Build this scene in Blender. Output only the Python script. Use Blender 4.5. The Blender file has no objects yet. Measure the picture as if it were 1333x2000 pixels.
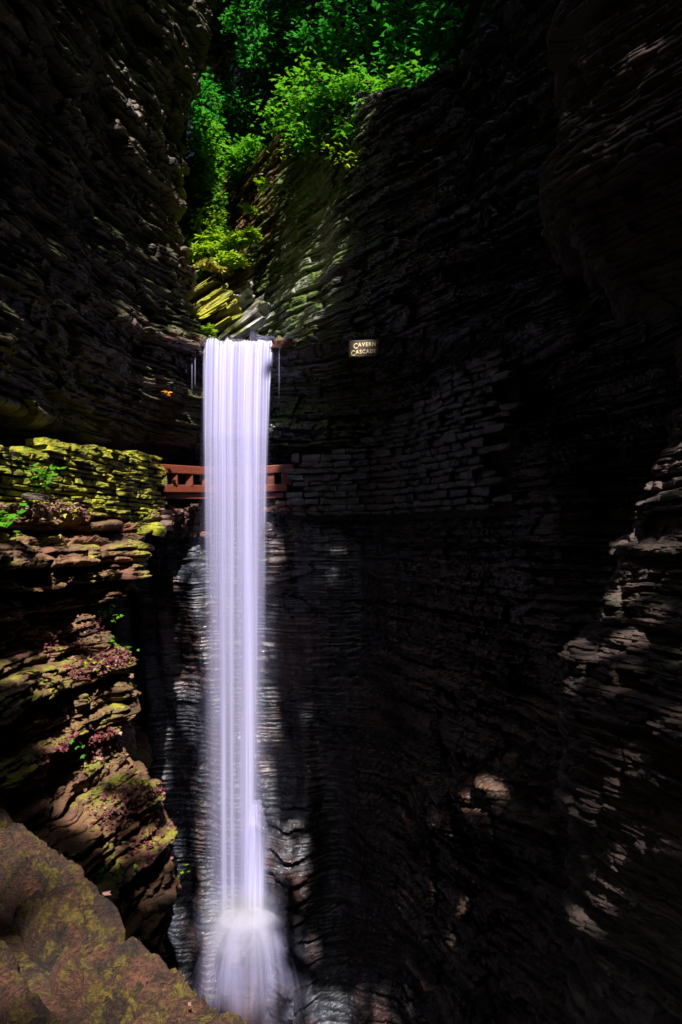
import bpy, math, random
import numpy as np
from mathutils import Vector, Matrix

random.seed(7)
rng = np.random.default_rng(11)
SC = bpy.context.scene
COL = SC.collection
F, CX, HY = 1333.0, 666.5, 1040.0          # focal length and horizon of the photograph in its own pixels

# ---------------------------------------------------------------- camera, sky, sun, exposure
cam = bpy.data.objects.new('camera', bpy.data.cameras.new('camera'))
COL.objects.link(cam)
cam.location = (0, 0, 0)
cam.rotation_euler = (math.radians(90), 0, 0)
cam.data.sensor_fit = 'VERTICAL'
cam.data.sensor_height = 36.0
cam.data.lens = 24.0
cam.data.shift_y = (HY - 1000) / 2000.0
cam.data.clip_start = 0.05
cam.data.clip_end = 500
SC.camera = cam

SUN = Vector((0.095, -0.58, 0.81)).normalized()      # direction towards the sun
world = bpy.data.worlds.new("World")
SC.world = world
world.use_nodes = True
wn = world.node_tree
bg = wn.nodes['Background']
sky = wn.nodes.new('ShaderNodeTexSky')
sky.sky_type = 'NISHITA'
sky.sun_disc = False
sky.sun_elevation = math.asin(SUN.z)
sky.sun_rotation = math.atan2(SUN.x, SUN.y)
wn.links.new(sky.outputs[0], bg.inputs[0])
bg.inputs[1].default_value = 0.15
sl = bpy.data.lights.new('sun', 'SUN')
sl.energy = 4.2
sl.angle = math.radians(0.5)
sl.color = (1.0, 0.95, 0.86)
so = bpy.data.objects.new('sun', sl)
COL.objects.link(so)
so.rotation_euler = SUN.to_track_quat('Z', 'Y').to_euler()
SC.view_settings.view_transform = 'Standard'
SC.view_settings.look = 'None'
SC.view_settings.gamma = 1.0
SC.view_settings.exposure = 1.6
SC.view_settings.use_curve_mapping = False
SC.render.engine = 'CYCLES'
SC.cycles.use_denoising = True
SC.cycles.max_bounces = 6
SC.cycles.diffuse_bounces = 3
SC.cycles.glossy_bounces = 2
SC.cycles.transparent_max_bounces = 24
SC.cycles.sample_clamp_indirect = 3.0
SC.cycles.caustics_reflective = False

# ---------------------------------------------------------------- helpers
def P(px, py, d):
    return np.array([(px - CX) / F * d, d, (HY - py) / F * d])

def _hash(ix, iy, iz, seed=0):
    h = (ix.astype(np.int64) * 374761393 + iy.astype(np.int64) * 668265263 + iz.astype(np.int64) * 2147483647 + seed * 974634777) & 0xFFFFFFFF
    h = ((h ^ (h >> 13)) * 1274126177) & 0xFFFFFFFF
    h = ((h ^ (h >> 16)) * 2246822519) & 0xFFFFFFFF
    return ((h ^ (h >> 15)) & 0xFFFFFF) / float(0xFFFFFF)

def vnoise(x, y, z, seed=0):
    x, y, z = np.broadcast_arrays(np.asarray(x, float), y, z)
    ix, iy, iz = np.floor(x), np.floor(y), np.floor(z)
    fx, fy, fz = x - ix, y - iy, z - iz
    ux, uy, uz = (f * f * (3 - 2 * f) for f in (fx, fy, fz))
    r = 0
    for dx in (0, 1):
        wx = ux if dx else 1 - ux
        for dy in (0, 1):
            wy = uy if dy else 1 - uy
            for dz in (0, 1):
                wz = uz if dz else 1 - uz
                r = r + wx * wy * wz * _hash(ix + dx, iy + dy, iz + dz, seed)
    return r * 2 - 1

def fbm(x, y, z, seed=0, octv=4):
    r, a, f = 0, 0.5, 1.0
    for i in range(octv):
        r = r + a * vnoise(x * f, y * f, z * f, seed + i * 17)
        a *= 0.5
        f *= 2.03
    return r

def h1(i, seed=0):
    i = np.asarray(i)
    z = np.zeros_like(i)
    return _hash(i, z, z, seed) * 2 - 1

def mesh_obj(name, verts, faces, mat, parent=None, smooth=False, attrs=None):
    """faces: (n,k) int array"""
    me = bpy.data.meshes.new(name)
    verts = np.asarray(verts, dtype=np.float32)
    faces = np.asarray(faces, dtype=np.int32)
    n, k = faces.shape
    me.vertices.add(len(verts))
    me.vertices.foreach_set('co', verts.ravel())
    me.loops.add(n * k)
    me.loops.foreach_set('vertex_index', faces.ravel())
    me.polygons.add(n)
    me.polygons.foreach_set('loop_start', np.arange(0, n * k, k, dtype=np.int32))
    if smooth:
        me.polygons.foreach_set('use_smooth', np.ones(n, dtype=bool))
    for an, av in (attrs or {}).items():
        a = me.attributes.new(an, 'FLOAT', 'POINT')
        a.data.foreach_set('value', np.asarray(av, dtype=np.float32).ravel())
    me.update(calc_edges=True)
    if not smooth:
        me.shade_flat()
    if mat:
        me.materials.append(mat)
    o = bpy.data.objects.new(name, me)
    COL.objects.link(o)
    if parent:
        o.parent = parent
    return o

def gridfaces(nr, nc):
    i = np.arange(nr - 1)[:, None] * nc + np.arange(nc - 1)[None, :]
    return np.stack([i, i + 1, i + nc + 1, i + nc], -1).reshape(-1, 4)

def tag(o, label=None, cat=None, group=None, kind=None):
    if label: o['label'] = label
    if cat: o['category'] = cat
    if group: o['group'] = group
    if kind: o['kind'] = kind
    return o

def empty(name, loc=(0, 0, 0), rz=0.0):
    o = bpy.data.objects.new(name, None)
    COL.objects.link(o)
    o.location = loc
    o.rotation_euler = (0, 0, rz)
    return o

# ---------------------------------------------------------------- materials
class NT:
    def __init__(s, name):
        s.m = bpy.data.materials.new(name)
        s.m.use_nodes = True
        s.t = s.m.node_tree
        s.t.nodes.clear()
        s.out = s.n('ShaderNodeOutputMaterial')
    def n(s, k, **kw):
        nd = s.t.nodes.new(k)
        for a, b in kw.items():
            if a.startswith('_'):
                setattr(nd, a[1:], b)
            else:
                nd.inputs[a.replace('__', ' ')].default_value = b
        return nd
    def l(s, a, b):
        s.t.links.new(a, b)
    def math(s, op, a, b=None, clamp=False):
        nd = s.t.nodes.new('ShaderNodeMath')
        nd.operation = op
        nd.use_clamp = clamp
        for i, v in enumerate((a, b)):
            if v is None: continue
            if hasattr(v, 'links'): s.l(v, nd.inputs[i])
            else: nd.inputs[i].default_value = v
        return nd.outputs[0]
    def noise(s, scale_vec, scale=1.0, detail=3, rough=0.6, dist=0.0, src=None):
        if src is None:
            if not hasattr(s, 'geo'):
                s.geo = s.n('ShaderNodeNewGeometry')
            src = s.geo.outputs['Position']
        mp = s.n('ShaderNodeMapping')
        mp.inputs['Scale'].default_value = scale_vec
        s.l(src, mp.inputs[0])
        nz = s.n('ShaderNodeTexNoise')
        nz.inputs['Scale'].default_value = scale
        nz.inputs['Detail'].default_value = detail
        nz.inputs['Roughness'].default_value = rough
        nz.inputs['Distortion'].default_value = dist
        s.l(mp.outputs[0], nz.inputs['Vector'])
        return nz.outputs['Fac']
    def ramp(s, fac, a, b, ca=(0, 0, 0, 1), cb=(1, 1, 1, 1)):
        r = s.n('ShaderNodeValToRGB')
        r.color_ramp.elements[0].position = a
        r.color_ramp.elements[1].position = b
        r.color_ramp.elements[0].color = ca
        r.color_ramp.elements[1].color = cb
        s.l(fac, r.inputs[0])
        return r.outputs[0]
    def mix(s, fac, a, b):
        m = s.t.nodes.new('ShaderNodeMix')
        m.data_type = 'RGBA'
        for idx, v in ((0, fac), (6, a), (7, b)):
            if hasattr(v, 'links'): s.l(v, m.inputs[idx])
            else: m.inputs[idx].default_value = v if idx == 0 else (*v, 1)
        return m.outputs[2]

def rock_mat(name, c1, c2, c3, moss=(0.10, 0.13, 0.01), moss_amt=0.5, moss2=None, rust=None, rust_amt=0.4, rough=(0.35, 0.75),
             streak=0.0, spec=0.5, zfreq=9.0, moss_scale=1.1, bump=0.5, mzone=None, near=1.0, tan=None, pale=None, upw=0.22, warm=None):
    t = NT(name)
    band = t.noise((0.7 * near, 0.7 * near, zfreq), 1.0, 5, 0.65, 0.3)
    blot = t.noise((1, 1, 1.6), 1.3 * near, 4, 0.6)
    grain = t.noise((1, 1, 2.5), 22.0 * (1 + (near - 1) * .17), 4, 0.7)
    col = t.mix(t.ramp(band, 0.38, 0.64), c1, c2)
    col = t.mix(t.ramp(blot, 0.45, 0.7), col, c3)
    if rust:
        rn = t.noise((1.3, 1.3, 0.55), 0.9, 4, 0.65)
        col = t.mix(t.math('MULTIPLY', t.ramp(rn, 0.46, 0.62), rust_amt), col, rust)
    if streak:
        sn = t.noise((5.0, 5.0, 0.22), 1.0, 4, 0.6)
        col = t.mix(t.math('MULTIPLY', t.ramp(sn, 0.4, 0.66), streak), col, (0.006, 0.006, 0.008))
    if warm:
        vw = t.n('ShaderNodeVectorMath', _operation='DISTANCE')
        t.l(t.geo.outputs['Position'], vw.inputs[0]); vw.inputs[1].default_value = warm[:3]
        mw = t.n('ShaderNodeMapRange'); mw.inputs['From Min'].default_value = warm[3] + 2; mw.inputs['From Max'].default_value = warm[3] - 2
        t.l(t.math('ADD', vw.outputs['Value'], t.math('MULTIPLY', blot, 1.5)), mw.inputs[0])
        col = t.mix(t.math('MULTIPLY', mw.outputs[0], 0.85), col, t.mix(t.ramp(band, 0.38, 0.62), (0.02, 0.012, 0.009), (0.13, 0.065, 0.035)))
    if pale:  # pale bands imitate bright wet glints; the light is put into the colour
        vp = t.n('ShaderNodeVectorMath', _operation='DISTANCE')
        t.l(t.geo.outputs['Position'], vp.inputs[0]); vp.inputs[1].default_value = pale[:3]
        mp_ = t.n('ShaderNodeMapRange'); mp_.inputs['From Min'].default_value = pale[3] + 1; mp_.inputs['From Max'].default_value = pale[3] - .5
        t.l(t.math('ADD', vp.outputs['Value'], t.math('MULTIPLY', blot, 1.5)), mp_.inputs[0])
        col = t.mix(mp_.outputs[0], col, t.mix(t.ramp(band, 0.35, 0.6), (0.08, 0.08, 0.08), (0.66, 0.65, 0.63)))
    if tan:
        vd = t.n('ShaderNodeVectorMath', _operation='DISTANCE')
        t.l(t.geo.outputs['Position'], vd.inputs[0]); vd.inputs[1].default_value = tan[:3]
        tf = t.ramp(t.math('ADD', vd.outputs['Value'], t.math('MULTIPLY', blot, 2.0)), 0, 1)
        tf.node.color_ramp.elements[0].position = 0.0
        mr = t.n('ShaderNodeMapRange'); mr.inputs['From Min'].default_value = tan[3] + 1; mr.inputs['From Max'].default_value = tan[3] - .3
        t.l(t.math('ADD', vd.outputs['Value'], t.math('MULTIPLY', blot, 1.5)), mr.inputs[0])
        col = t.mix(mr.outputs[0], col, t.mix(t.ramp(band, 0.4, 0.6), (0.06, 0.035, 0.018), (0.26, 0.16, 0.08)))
    if moss_amt > 0:
        sep = t.n('ShaderNodeSeparateXYZ')
        t.l(t.geo.outputs['Normal'], sep.inputs[0])
        up = t.math('MULTIPLY_ADD', sep.outputs[2], upw)
        up.node.inputs[2].default_value = 0.0
        mn = t.noise((1, 1, 1), moss_scale, 5, 0.68)
        mv = t.math('ADD', mn, up)
        if mzone:      # where the moss grows: a soft ball of radius r round a point
            cx_, cy_, cz_, r_ = mzone
            vd = t.n('ShaderNodeVectorMath', _operation='DISTANCE')
            t.l(t.geo.outputs['Position'], vd.inputs[0])
            vd.inputs[1].default_value = (cx_, cy_, cz_)
            z_ = t.math('MULTIPLY', t.math('SUBTRACT', vd.outputs['Value'], r_), 0.10)
            z_ = t.math('MAXIMUM', z_, 0.0)
            mv = t.math('SUBTRACT', mv, z_)
        msk = t.ramp(mv, 0.66 - 0.3 * moss_amt, 0.74 - 0.3 * moss_amt)
        g2 = t.noise((1, 1, 1), 9.0 * near, 3, 0.6)
        mc = t.mix(t.ramp(g2, 0.35, 0.65), moss, moss2 or tuple(v * 0.45 for v in moss))
        col = t.mix(msk, col, mc)
    g = t.ramp(grain, 0.3, 0.75, (0.45 if near < 2 else .15,) * 3 + (1,), (1.25 if near < 2 else 1.7,) * 3 + (1,))
    mm = t.t.nodes.new('ShaderNodeMix'); mm.data_type = 'RGBA'; mm.blend_type = 'MULTIPLY'
    mm.inputs[0].default_value = 1.0 + 0 * near
    t.l(col, mm.inputs[6]); t.l(g, mm.inputs[7])
    b = t.n('ShaderNodeBsdfPrincipled')
    t.l(mm.outputs[2], b.inputs['Base Color'])
    rr = t.noise((1, 1, 0.5), 1.7, 3, 0.6)
    rv = t.n('ShaderNodeMapRange')
    rv.inputs['From Min'].default_value = 0.35; rv.inputs['From Max'].default_value = 0.65
    rv.inputs['To Min'].default_value = rough[0]; rv.inputs['To Max'].default_value = rough[1]
    t.l(rr, rv.inputs[0])
    if moss_amt > 0:
        ro = t.math('MAXIMUM', rv.outputs[0], t.math('MULTIPLY', msk, 0.9))
    else:
        ro = rv.outputs[0]
    t.l(ro, b.inputs['Roughness'])
    b.inputs['Specular IOR Level'].default_value = spec
    bp = t.n('ShaderNodeBump')
    bp.inputs['Strength'].default_value = bump
    bp.inputs['Distance'].default_value = 0.03
    t.l(t.math('ADD', grain, t.math('MULTIPLY', band, 0.8)), bp.inputs['Height'])
    t.l(bp.outputs[0], b.inputs['Normal'])
    t.l(b.outputs[0], t.out.inputs[0])
    return t.m

def leaf_mat(name, ca, cb, trans=0.45, sat_noise=3.0):
    t = NT(name)
    nz = t.noise((1, 1, 1), sat_noise, 2, 0.5)
    oi = t.n('ShaderNodeAttribute', _attribute_name='rnd')
    f = t.math('ADD', t.math('MULTIPLY', t.ramp(nz, 0.35, 0.65), 0.5), t.math('MULTIPLY', oi.outputs['Fac'], 0.5))
    col = t.mix(f, ca, cb)
    d = t.n('ShaderNodeBsdfPrincipled')
    d.inputs['Roughness'].default_value = 0.45
    d.inputs['Specular IOR Level'].default_value = 0.25
    t.l(col, d.inputs['Base Color'])
    tr = t.n('ShaderNodeBsdfTranslucent')
    t.l(t.mix(0.5, col, tuple(min(1, v * 1.6) for v in cb)), tr.inputs[0])
    mx = t.n('ShaderNodeMixShader')
    mx.inputs[0].default_value = trans
    t.l(d.outputs[0], mx.inputs[1]); t.l(tr.outputs[0], mx.inputs[2])
    t.l(mx.outputs[0], t.out.inputs[0])
    return t.m

def simple_mat(name, ca, cb, rough=0.7, scale=8, sv=(1, 1, 1), bump=0.3):
    t = NT(name)
    nz = t.noise(sv, scale, 4, 0.65)
    col = t.mix(t.ramp(nz, 0.35, 0.65), ca, cb)
    d = t.n('ShaderNodeBsdfPrincipled')
    d.inputs['Roughness'].default_value = rough
    t.l(col, d.inputs['Base Color'])
    bp = t.n('ShaderNodeBump'); bp.inputs['Strength'].default_value = bump; bp.inputs['Distance'].default_value = 0.02
    t.l(nz, bp.inputs['Height']); t.l(bp.outputs[0], d.inputs['Normal'])
    t.l(d.outputs[0], t.out.inputs[0])
    return t.m

def water_mat(name, col, soft=1.0):
    t = NT(name)
    at = t.n('ShaderNodeAttribute', _attribute_name='alpha')
    d = t.n('ShaderNodeBsdfDiffuse'); d.inputs[0].default_value = (*col, 1)
    tr = t.n('ShaderNodeBsdfTranslucent'); tr.inputs[0].default_value = (*col, 1)
    m1 = t.n('ShaderNodeMixShader'); m1.inputs[0].default_value = 0.35
    t.l(d.outputs[0], m1.inputs[1]); t.l(tr.outputs[0], m1.inputs[2])
    tp = t.n('ShaderNodeBsdfTransparent')
    m2 = t.n('ShaderNodeMixShader')
    t.l(at.outputs['Fac'], m2.inputs[0])
    t.l(tp.outputs[0], m2.inputs[1]); t.l(m1.outputs[0], m2.inputs[2])
    t.l(m2.outputs[0], t.out.inputs[0])
    return t.m

M = {}
M['left'] = rock_mat('brown_shale', (0.035, 0.024, 0.018), (0.12, 0.085, 0.06), (0.06, 0.045, 0.036), moss=(0.07, 0.11, 0.02),
                     moss_amt=0.25, rust=(0.12, 0.05, 0.02), rust_amt=0.35, rough=(0.4, 0.8))
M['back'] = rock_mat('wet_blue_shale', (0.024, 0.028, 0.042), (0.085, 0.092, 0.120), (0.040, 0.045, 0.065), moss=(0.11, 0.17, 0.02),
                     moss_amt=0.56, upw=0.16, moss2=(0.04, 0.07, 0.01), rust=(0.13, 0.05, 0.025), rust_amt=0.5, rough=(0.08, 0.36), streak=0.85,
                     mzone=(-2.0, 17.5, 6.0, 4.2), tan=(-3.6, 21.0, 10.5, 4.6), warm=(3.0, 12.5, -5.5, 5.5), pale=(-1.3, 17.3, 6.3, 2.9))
M['column'] = rock_mat('mossy_tan_shale', (0.04, 0.021, 0.011), (0.24, 0.130, 0.05), (0.11, 0.058, 0.028), moss=(0.25, 0.22, 0.012),
                       moss_amt=0.33, upw=0.07, moss2=(0.13, 0.14, 0.015), rust=(0.20, 0.07, 0.05), rust_amt=0.7, rough=(0.55, 0.9), bump=0.8)
M['spur'] = rock_mat('grey_mauve_shale', (0.045, 0.032, 0.03), (0.16, 0.105, 0.09), (0.07, 0.048, 0.042), moss=(0.05, 0.06, 0.02),
                     moss_amt=0.1, upw=0.05, rough=(0.5, 0.85), bump=0.8)
M['stone_l'] = rock_mat('yellow_mossed_stone', (0.07, 0.06, 0.035), (0.16, 0.14, 0.08), (0.1, 0.08, 0.05), moss=(0.46, 0.37, 0.012),
                        moss_amt=0.85, moss2=(0.17, 0.24, 0.012), rough=(0.6, 0.9), moss_scale=1.6, bump=0.9)
M['stone_r'] = rock_mat('wet_dark_stone', (0.03, 0.034, 0.042), (0.11, 0.12, 0.135), (0.06, 0.06, 0.065), moss=(0.05, 0.09, 0.03),
                        moss_amt=0.22, rust=(0.16, 0.07, 0.03), rust_amt=0.25, rough=(0.18, 0.5))
M['parapet'] = rock_mat('lichened_capstone', (0.022, 0.011, 0.007), (0.16, 0.06, 0.034), (0.045, 0.020, 0.010), moss=(0.17, 0.10, 0.006),
                        moss_amt=0.42, upw=0.05, moss2=(0.07, 0.06, 0.01), rough=(0.5, 0.9), moss_scale=15.0, zfreq=3.0, bump=1.0, near=14.0)
M['crest'] = rock_mat('pale_washed_shale', (0.12, 0.115, 0.11), (0.5, 0.48, 0.45), (0.25, 0.23, 0.2), moss=(0.25, 0.28, 0.02), moss_amt=0.42, upw=.1, rough=(0.3, 0.6))
M['rubble'] = rock_mat('red_brown_rubble', (0.08, 0.03, 0.022), (0.24, 0.10, 0.07), (0.10, 0.06, 0.05), moss_amt=0.0, rough=(0.25, 0.6))
M['mortar'] = simple_mat('dark_mortar', (0.02, 0.016, 0.012), (0.05, 0.04, 0.03), 0.9, 30)
M['wood'] = simple_mat('red_brown_timber', (0.05, 0.007, 0.003), (0.18, 0.034, 0.009), 0.5, 6, (1.2, 6, 14), 0.4)
M['board'] = simple_mat('dark_sign_board', (0.02, 0.012, 0.008), (0.07, 0.04, 0.02), 0.6, 10, (2, 8, 8))
M['gold'] = simple_mat('cream_paint', (0.80, 0.64, 0.36), (0.9, 0.76, 0.48), 0.5, 10)
M['soil'] = simple_mat('forest_soil', (0.03, 0.02, 0.012), (0.07, 0.045, 0.025), 0.9, 3)
M['bark'] = simple_mat('bark', (0.05, 0.03, 0.02), (0.13, 0.085, 0.055), 0.9, 8, (1, 1, .3))
M['leaf_maple'] = leaf_mat('maple_leaf', (0.03, 0.17, 0.006), (0.10, 0.30, 0.010))
M['leaf_deep'] = leaf_mat('deep_green_leaf', (0.010, 0.12, 0.012), (0.03, 0.22, 0.015))
M['leaf_lime'] = leaf_mat('lime_leaf', (0.12, 0.30, 0.008), (0.30, 0.42, 0.012))
M['needle'] = leaf_mat('hemlock_needle', (0.04, 0.17, 0.01), (0.14, 0.28, 0.015), 0.3)
M['litter'] = leaf_mat('fallen_leaf', (0.10, 0.045, 0.035), (0.28, 0.16, 0.13), 0.15, 6)
M['ivy'] = leaf_mat('red_purple_leaf', (0.06, 0.012, 0.018), (0.18, 0.045, 0.055), 0.2, 6)
M['orange'] = leaf_mat('orange_leaf', (0.7, 0.16, 0.01), (0.8, 0.3, 0.02), 0.3, 6)
M['grassy'] = leaf_mat('dry_grass', (0.22, 0.20, 0.03), (0.42, 0.38, 0.06), 0.3, 6)
M['water'] = water_mat('falling_water', (0.60, 0.575, 0.92))
M['pool'] = simple_mat('pool_water', (0.01, 0.012, 0.02), (0.015, 0.018, 0.03), 0.08, 1.5)
M['shade_screen'] = leaf_mat('shade_screen_leaf', (0.02, 0.05, 0.01), (0.04, 0.09, 0.015), 0.12)

# ---------------------------------------------------------------- rock surfaces
def catmull(pts, counts):
    """pts (n, ..., 3) along axis 0 -> sampled; softened Catmull-Rom"""
    out = []
    n = len(pts)
    for i in range(n - 1):
        p0 = pts[max(i - 1, 0)]; p1 = pts[i]; p2 = pts[i + 1]; p3 = pts[min(i + 2, n - 1)]
        m = counts[i]
        t = (np.arange(m) / m).reshape((-1,) + (1,) * (pts.ndim - 1))
        s = 0.6
        m1 = (p2 - p0) * 0.5 * s; m2 = (p3 - p1) * 0.5 * s
        # limit tangents against overshoot on uneven spacing
        L = np.linalg.norm(p2 - p1, axis=-1, keepdims=True) + 1e-9
        for mm in (m1, m2):
            ln = np.linalg.norm(mm, axis=-1, keepdims=True) + 1e-9
            mm *= np.minimum(1, 1.2 * L / ln)
        t2, t3 = t * t, t * t * t
        out.append((2*t3 - 3*t2 + 1) * p1 + (t3 - 2*t2 + t) * m1 + (-2*t3 + 3*t2) * p2 + (t3 - t2) * m2)
    out.append(pts[-1:])
    return np.concatenate(out, 0)

def topx(p):
    y = np.maximum(p[..., 1], 0.5)
    return np.stack([CX + F * p[..., 0] / y, HY - F * p[..., 2] / y], -1)

def seg_counts(C, axis, step):
    """sample counts for every segment along an axis, by its visible length in the photograph"""
    px = topx(C)
    if axis == 0: a, b = px[:-1], px[1:]; wa, wb = C[:-1], C[1:]
    else: a, b = px[:, :-1], px[:, 1:]; wa, wb = C[:, :-1], C[:, 1:]
    vis = lambda q: (q[..., 0] > -120) & (q[..., 0] < 1450) & (q[..., 1] > -80) & (q[..., 1] < 2080)
    front = (wa[..., 1] > 1) & (wb[..., 1] > 1)
    v = (vis(a) | vis(b)) & front
    L = np.linalg.norm(a - b, axis=-1)
    L = np.where(v, np.minimum(L, 700), 0)
    red = L.max(axis=1 - axis)
    W = np.linalg.norm(wa - wb, axis=-1).max(axis=1 - axis)
    return [int(max(3, min(420, math.ceil(max(l / step, w / 0.6))))) for l, w in zip(red, W)]

def strata(S, Z, Pw, seed, specs, warp=0.05):
    """relief of bedded rock: how far each point stands out of the face"""
    D = np.zeros_like(Z)
    Zw = Z + 0.10 * vnoise(S * 0.22, 0, 0, seed) + warp * fbm(Pw[..., 0] * 1.3, Pw[..., 1] * 1.3, Z * 2.2, seed + 3, 3)
    for k, (hmin, hmax, bw, abed, ablk, gap, gw) in enumerate(specs):
        r = np.random.default_rng(seed * 31 + k)
        hs = r.uniform(hmin, hmax, int(60 / hmin))
        zb = -20 + np.cumsum(hs)
        i = np.clip(np.searchsorted(zb, Zw), 1, len(zb) - 1)
        lo, hi = zb[i - 1], zb[i]
        h = hi - lo
        t = (Zw - lo) / h
        sw = S + 0.35 * bw * vnoise(S / bw * 1.7, Zw * 3.0, i * 1.0, seed + 5)
        w = bw * (0.6 + 0.8 * (h1(i, seed + 9) * 0.5 + 0.5))
        uu = sw / w + 13.7 * h1(i, seed + 11)
        bi = np.floor(uu)
        u = uu - bi
        bed = vnoise(S * 0.45 / max(bw, 0.3), i * 3.1, 0, seed + 21) * 0.6 + h1(i, seed + 23) * 0.6
        blk = _hash(bi, i, i * 0 + k, seed + 29) * 2 - 1
        e = np.minimum(t, 1 - t) * h
        eu = np.minimum(u, 1 - u) * w
        rt = np.exp(-e / gw)
        ru = np.exp(-eu / gw)
        tu = _hash(bi, i, i * 0 + k, seed + 31) * 2 - 1; tt = _hash(bi, i, i * 0 + k, seed + 33) * 2 - 1
        gm = 0.45 + 0.9 * np.clip(0.5 + vnoise(S * 0.9 / max(bw, .3), Zw * 1.7, k, seed + 35), 0, 1)
        D += abed * bed + ablk * blk - gap * gm * rt - 0.35 * gap * ru * (blk > -0.2)
        D += (abed + ablk) * (0.8 * tu * (u - 0.5) + 0.5 * tt * (t - 0.5))
        # the top of each bed steps back a little so it catches light
        D += abed * 0.35 * (0.5 - t)
    return D

def rock(name, C, mat, step=2.6, seed=1, specs=None, big=0.25, fine=0.02, warp=0.05, label=None, cat=None, kind='structure', flip=False, amp_fn=None, extra_fn=None):
    C = np.asarray(C, float)
    rc, cc = seg_counts(C, 0, step), seg_counts(C, 1, step)
    G = catmull(C, rc)
    G = np.moveaxis(catmull(np.moveaxis(G, 1, 0), cc), 0, 1)
    nr, nc = G.shape[:2]
    du = np.gradient(G, axis=1); dv = np.gradient(G, axis=0)
    N = np.cross(dv, du)
    N /= np.linalg.norm(N, axis=-1, keepdims=True) + 1e-9
    if flip: N = -N
    Nh = N.copy(); Nh[..., 2] *= 0.25
    Nh /= np.linalg.norm(Nh, axis=-1, keepdims=True) + 1e-6
    S = np.cumsum(np.linalg.norm(du[..., :2], axis=-1), axis=1)
    S = S.mean(axis=0, keepdims=True) + 0 * S
    X, Y, Z = G[..., 0], G[..., 1], G[..., 2]
    D = big * fbm(X * 0.55, Y * 0.55, Z * 0.4, seed + 40, 3)
    st = strata(S, Z, G, seed, specs, warp)
    fn = fine * fbm(X * 7, Y * 7, Z * 14, seed + 60, 3)
    if amp_fn is not None:
        A = amp_fn(G); st = st * A
    D = D + st + fn
    V = G + Nh * D[..., None]
    V[..., 2] += 0.02 * vnoise(X * 3, Y * 3, Z * 3, seed + 77)
    if extra_fn is not None: V = V + Nh * extra_fn(G)[..., None]
    o = mesh_obj(name, V.reshape(-1, 3), gridfaces(nr, nc)[:, ::-1] if not flip else gridfaces(nr, nc), mat)
    tag(o, label, cat, kind=kind)
    print(name, nr, nc, nr * nc)
    return o

COARSE = (0.22, 0.75, 1.6, 0.16, 0.06, 0.10, 0.035)
MEDIUM = (0.06, 0.20, 0.85, 0.075, 0.065, 0.05, 0.012)
FINE = (0.025, 0.07, 0.30, 0.018, 0.018, 0.018, 0.008)

ztop = 26.0
def zpy(z, d): return HY - F * z / d

# --- the big cliff: upstream wall, lip, grotto behind the fall and the right-hand wall down to the pool
px_ = [60, 200, 330, 380, 430, 480, 530, 580, 640, 710, 800, 900, 1000, 1100, 1250, 1400]
dU = [34, 32, 29, 25, 21.5, 19, 17.3, 16.2, 15.3, 14.5, 13.3, 12.2, 11.2, 10.3, 9.2, 8.2]
rim = [345, 345, 348, 352, 350, 330, 285, 240, 215, 200, 180, 130, 40, -80, -260, -420]
dL = [17.9, 17.7, 17.5, 17.3, 17.2, 17.1, 17.0, 17.0, 16.9, 16.6, 15.4, 13.2, 11.8, 10.6, 9.4, 8.4]
def ext(z, lx=(8.5, 10.0)):
    return [np.array([lx[0], 2.5, z]), np.array([lx[1], -21.0, z])]
rows = []
def addrow(pys, ds, pxs=px_):
    pts = [P(a, b, c) for a, b, c in zip(pxs, pys, ds)]
    rows.append(pts + ext(pts[-1][2]))
back = [9 if i < 12 else 3 for i in range(16)]
rows.append([np.array([P(a, 0, d)[0] * (1 if d > 12 else 1.05), d + b + (2 if i < 12 else 0), ztop]) for i, (a, d, b) in enumerate(zip(px_, dU, back))] + ext(ztop))
rows.append([np.array([P(a, 0, d)[0] + (1.5 if i < 7 else 0), d + (7.0 if i < 12 else 1.0), (HY - r) / F * d + (1.0 if i < 11 else 3)]) for i, (a, d, b, r) in enumerate(zip(px_, dU, back, rim))] + ext(20))
addrow(rim, [d + ((2.2, 2.2, 2.4, 3.0, 3.3, 3.5, 3.3, 2.4, 1.2)[i] if i < 9 else 0) for i, d in enumerate(dU)])
mid = [0.5 * (r + zpy(4.5, d)) for r, d in zip(rim, dU)]
addrow(mid, [d + ((0.9, 1.0, 1.2, 1.5, 1.7, 1.9, 1.8, 1.3, .6)[i] if i < 9 else 0) for i, d in enumerate(dU)])
addrow([zpy(4.55, d) if i < 7 else (668 if i == 7 else 640 - (i - 7) * 4) for i, d in enumerate(dU)], dU)
addrow([668] * 7 + [672, 668, 665, 662, 660, 655, 655, 650, 650], [16.05] * 7 + [15.7, 15.2, 14.6, 13.5, 12.4, 11.3, 10.4, 9.3, 8.3])
addrow([692] * 16, [16.7] * 7 + [16.3, 15.8, 15.3, 14.4, 13.1, 11.8, 10.7, 9.5, 8.5])
addrow([785] * 16, [17.1] * 7 + [17.0, 16.7, 16.2, 15.2, 13.7, 12.0, 10.9, 9.6, 8.6])
addrow([872] * 16, [17.0] * 7 + [16.9, 16.7, 16.3, 15.5, 13.7, 11.75, 10.8, 9.5, 8.5])
addrow([884] * 7 + [884, 884, 880, 880, 900, 900, 900, 900, 900], [18.6] * 7 + [18.6, 18.2, 17.3, 15.8, 13.7, 11.65, 10.7, 9.5, 8.5])
addrow([982] * 10 + [978, 960, 960, 960, 960, 960], [18.6] * 7 + [18.6, 18.2, 17.3, 15.8, 13.7, 11.65, 10.7, 9.5, 8.5])
addrow([988] * 16, [x - .1 for x in dL])
addrow([1012] * 16, dL)
addrow([1150] * 16, dL)
addrow([1400] * 16, [d + (0.25 if 500 < a < 800 else 0) for a, d in zip(px_, dL)])
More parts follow.
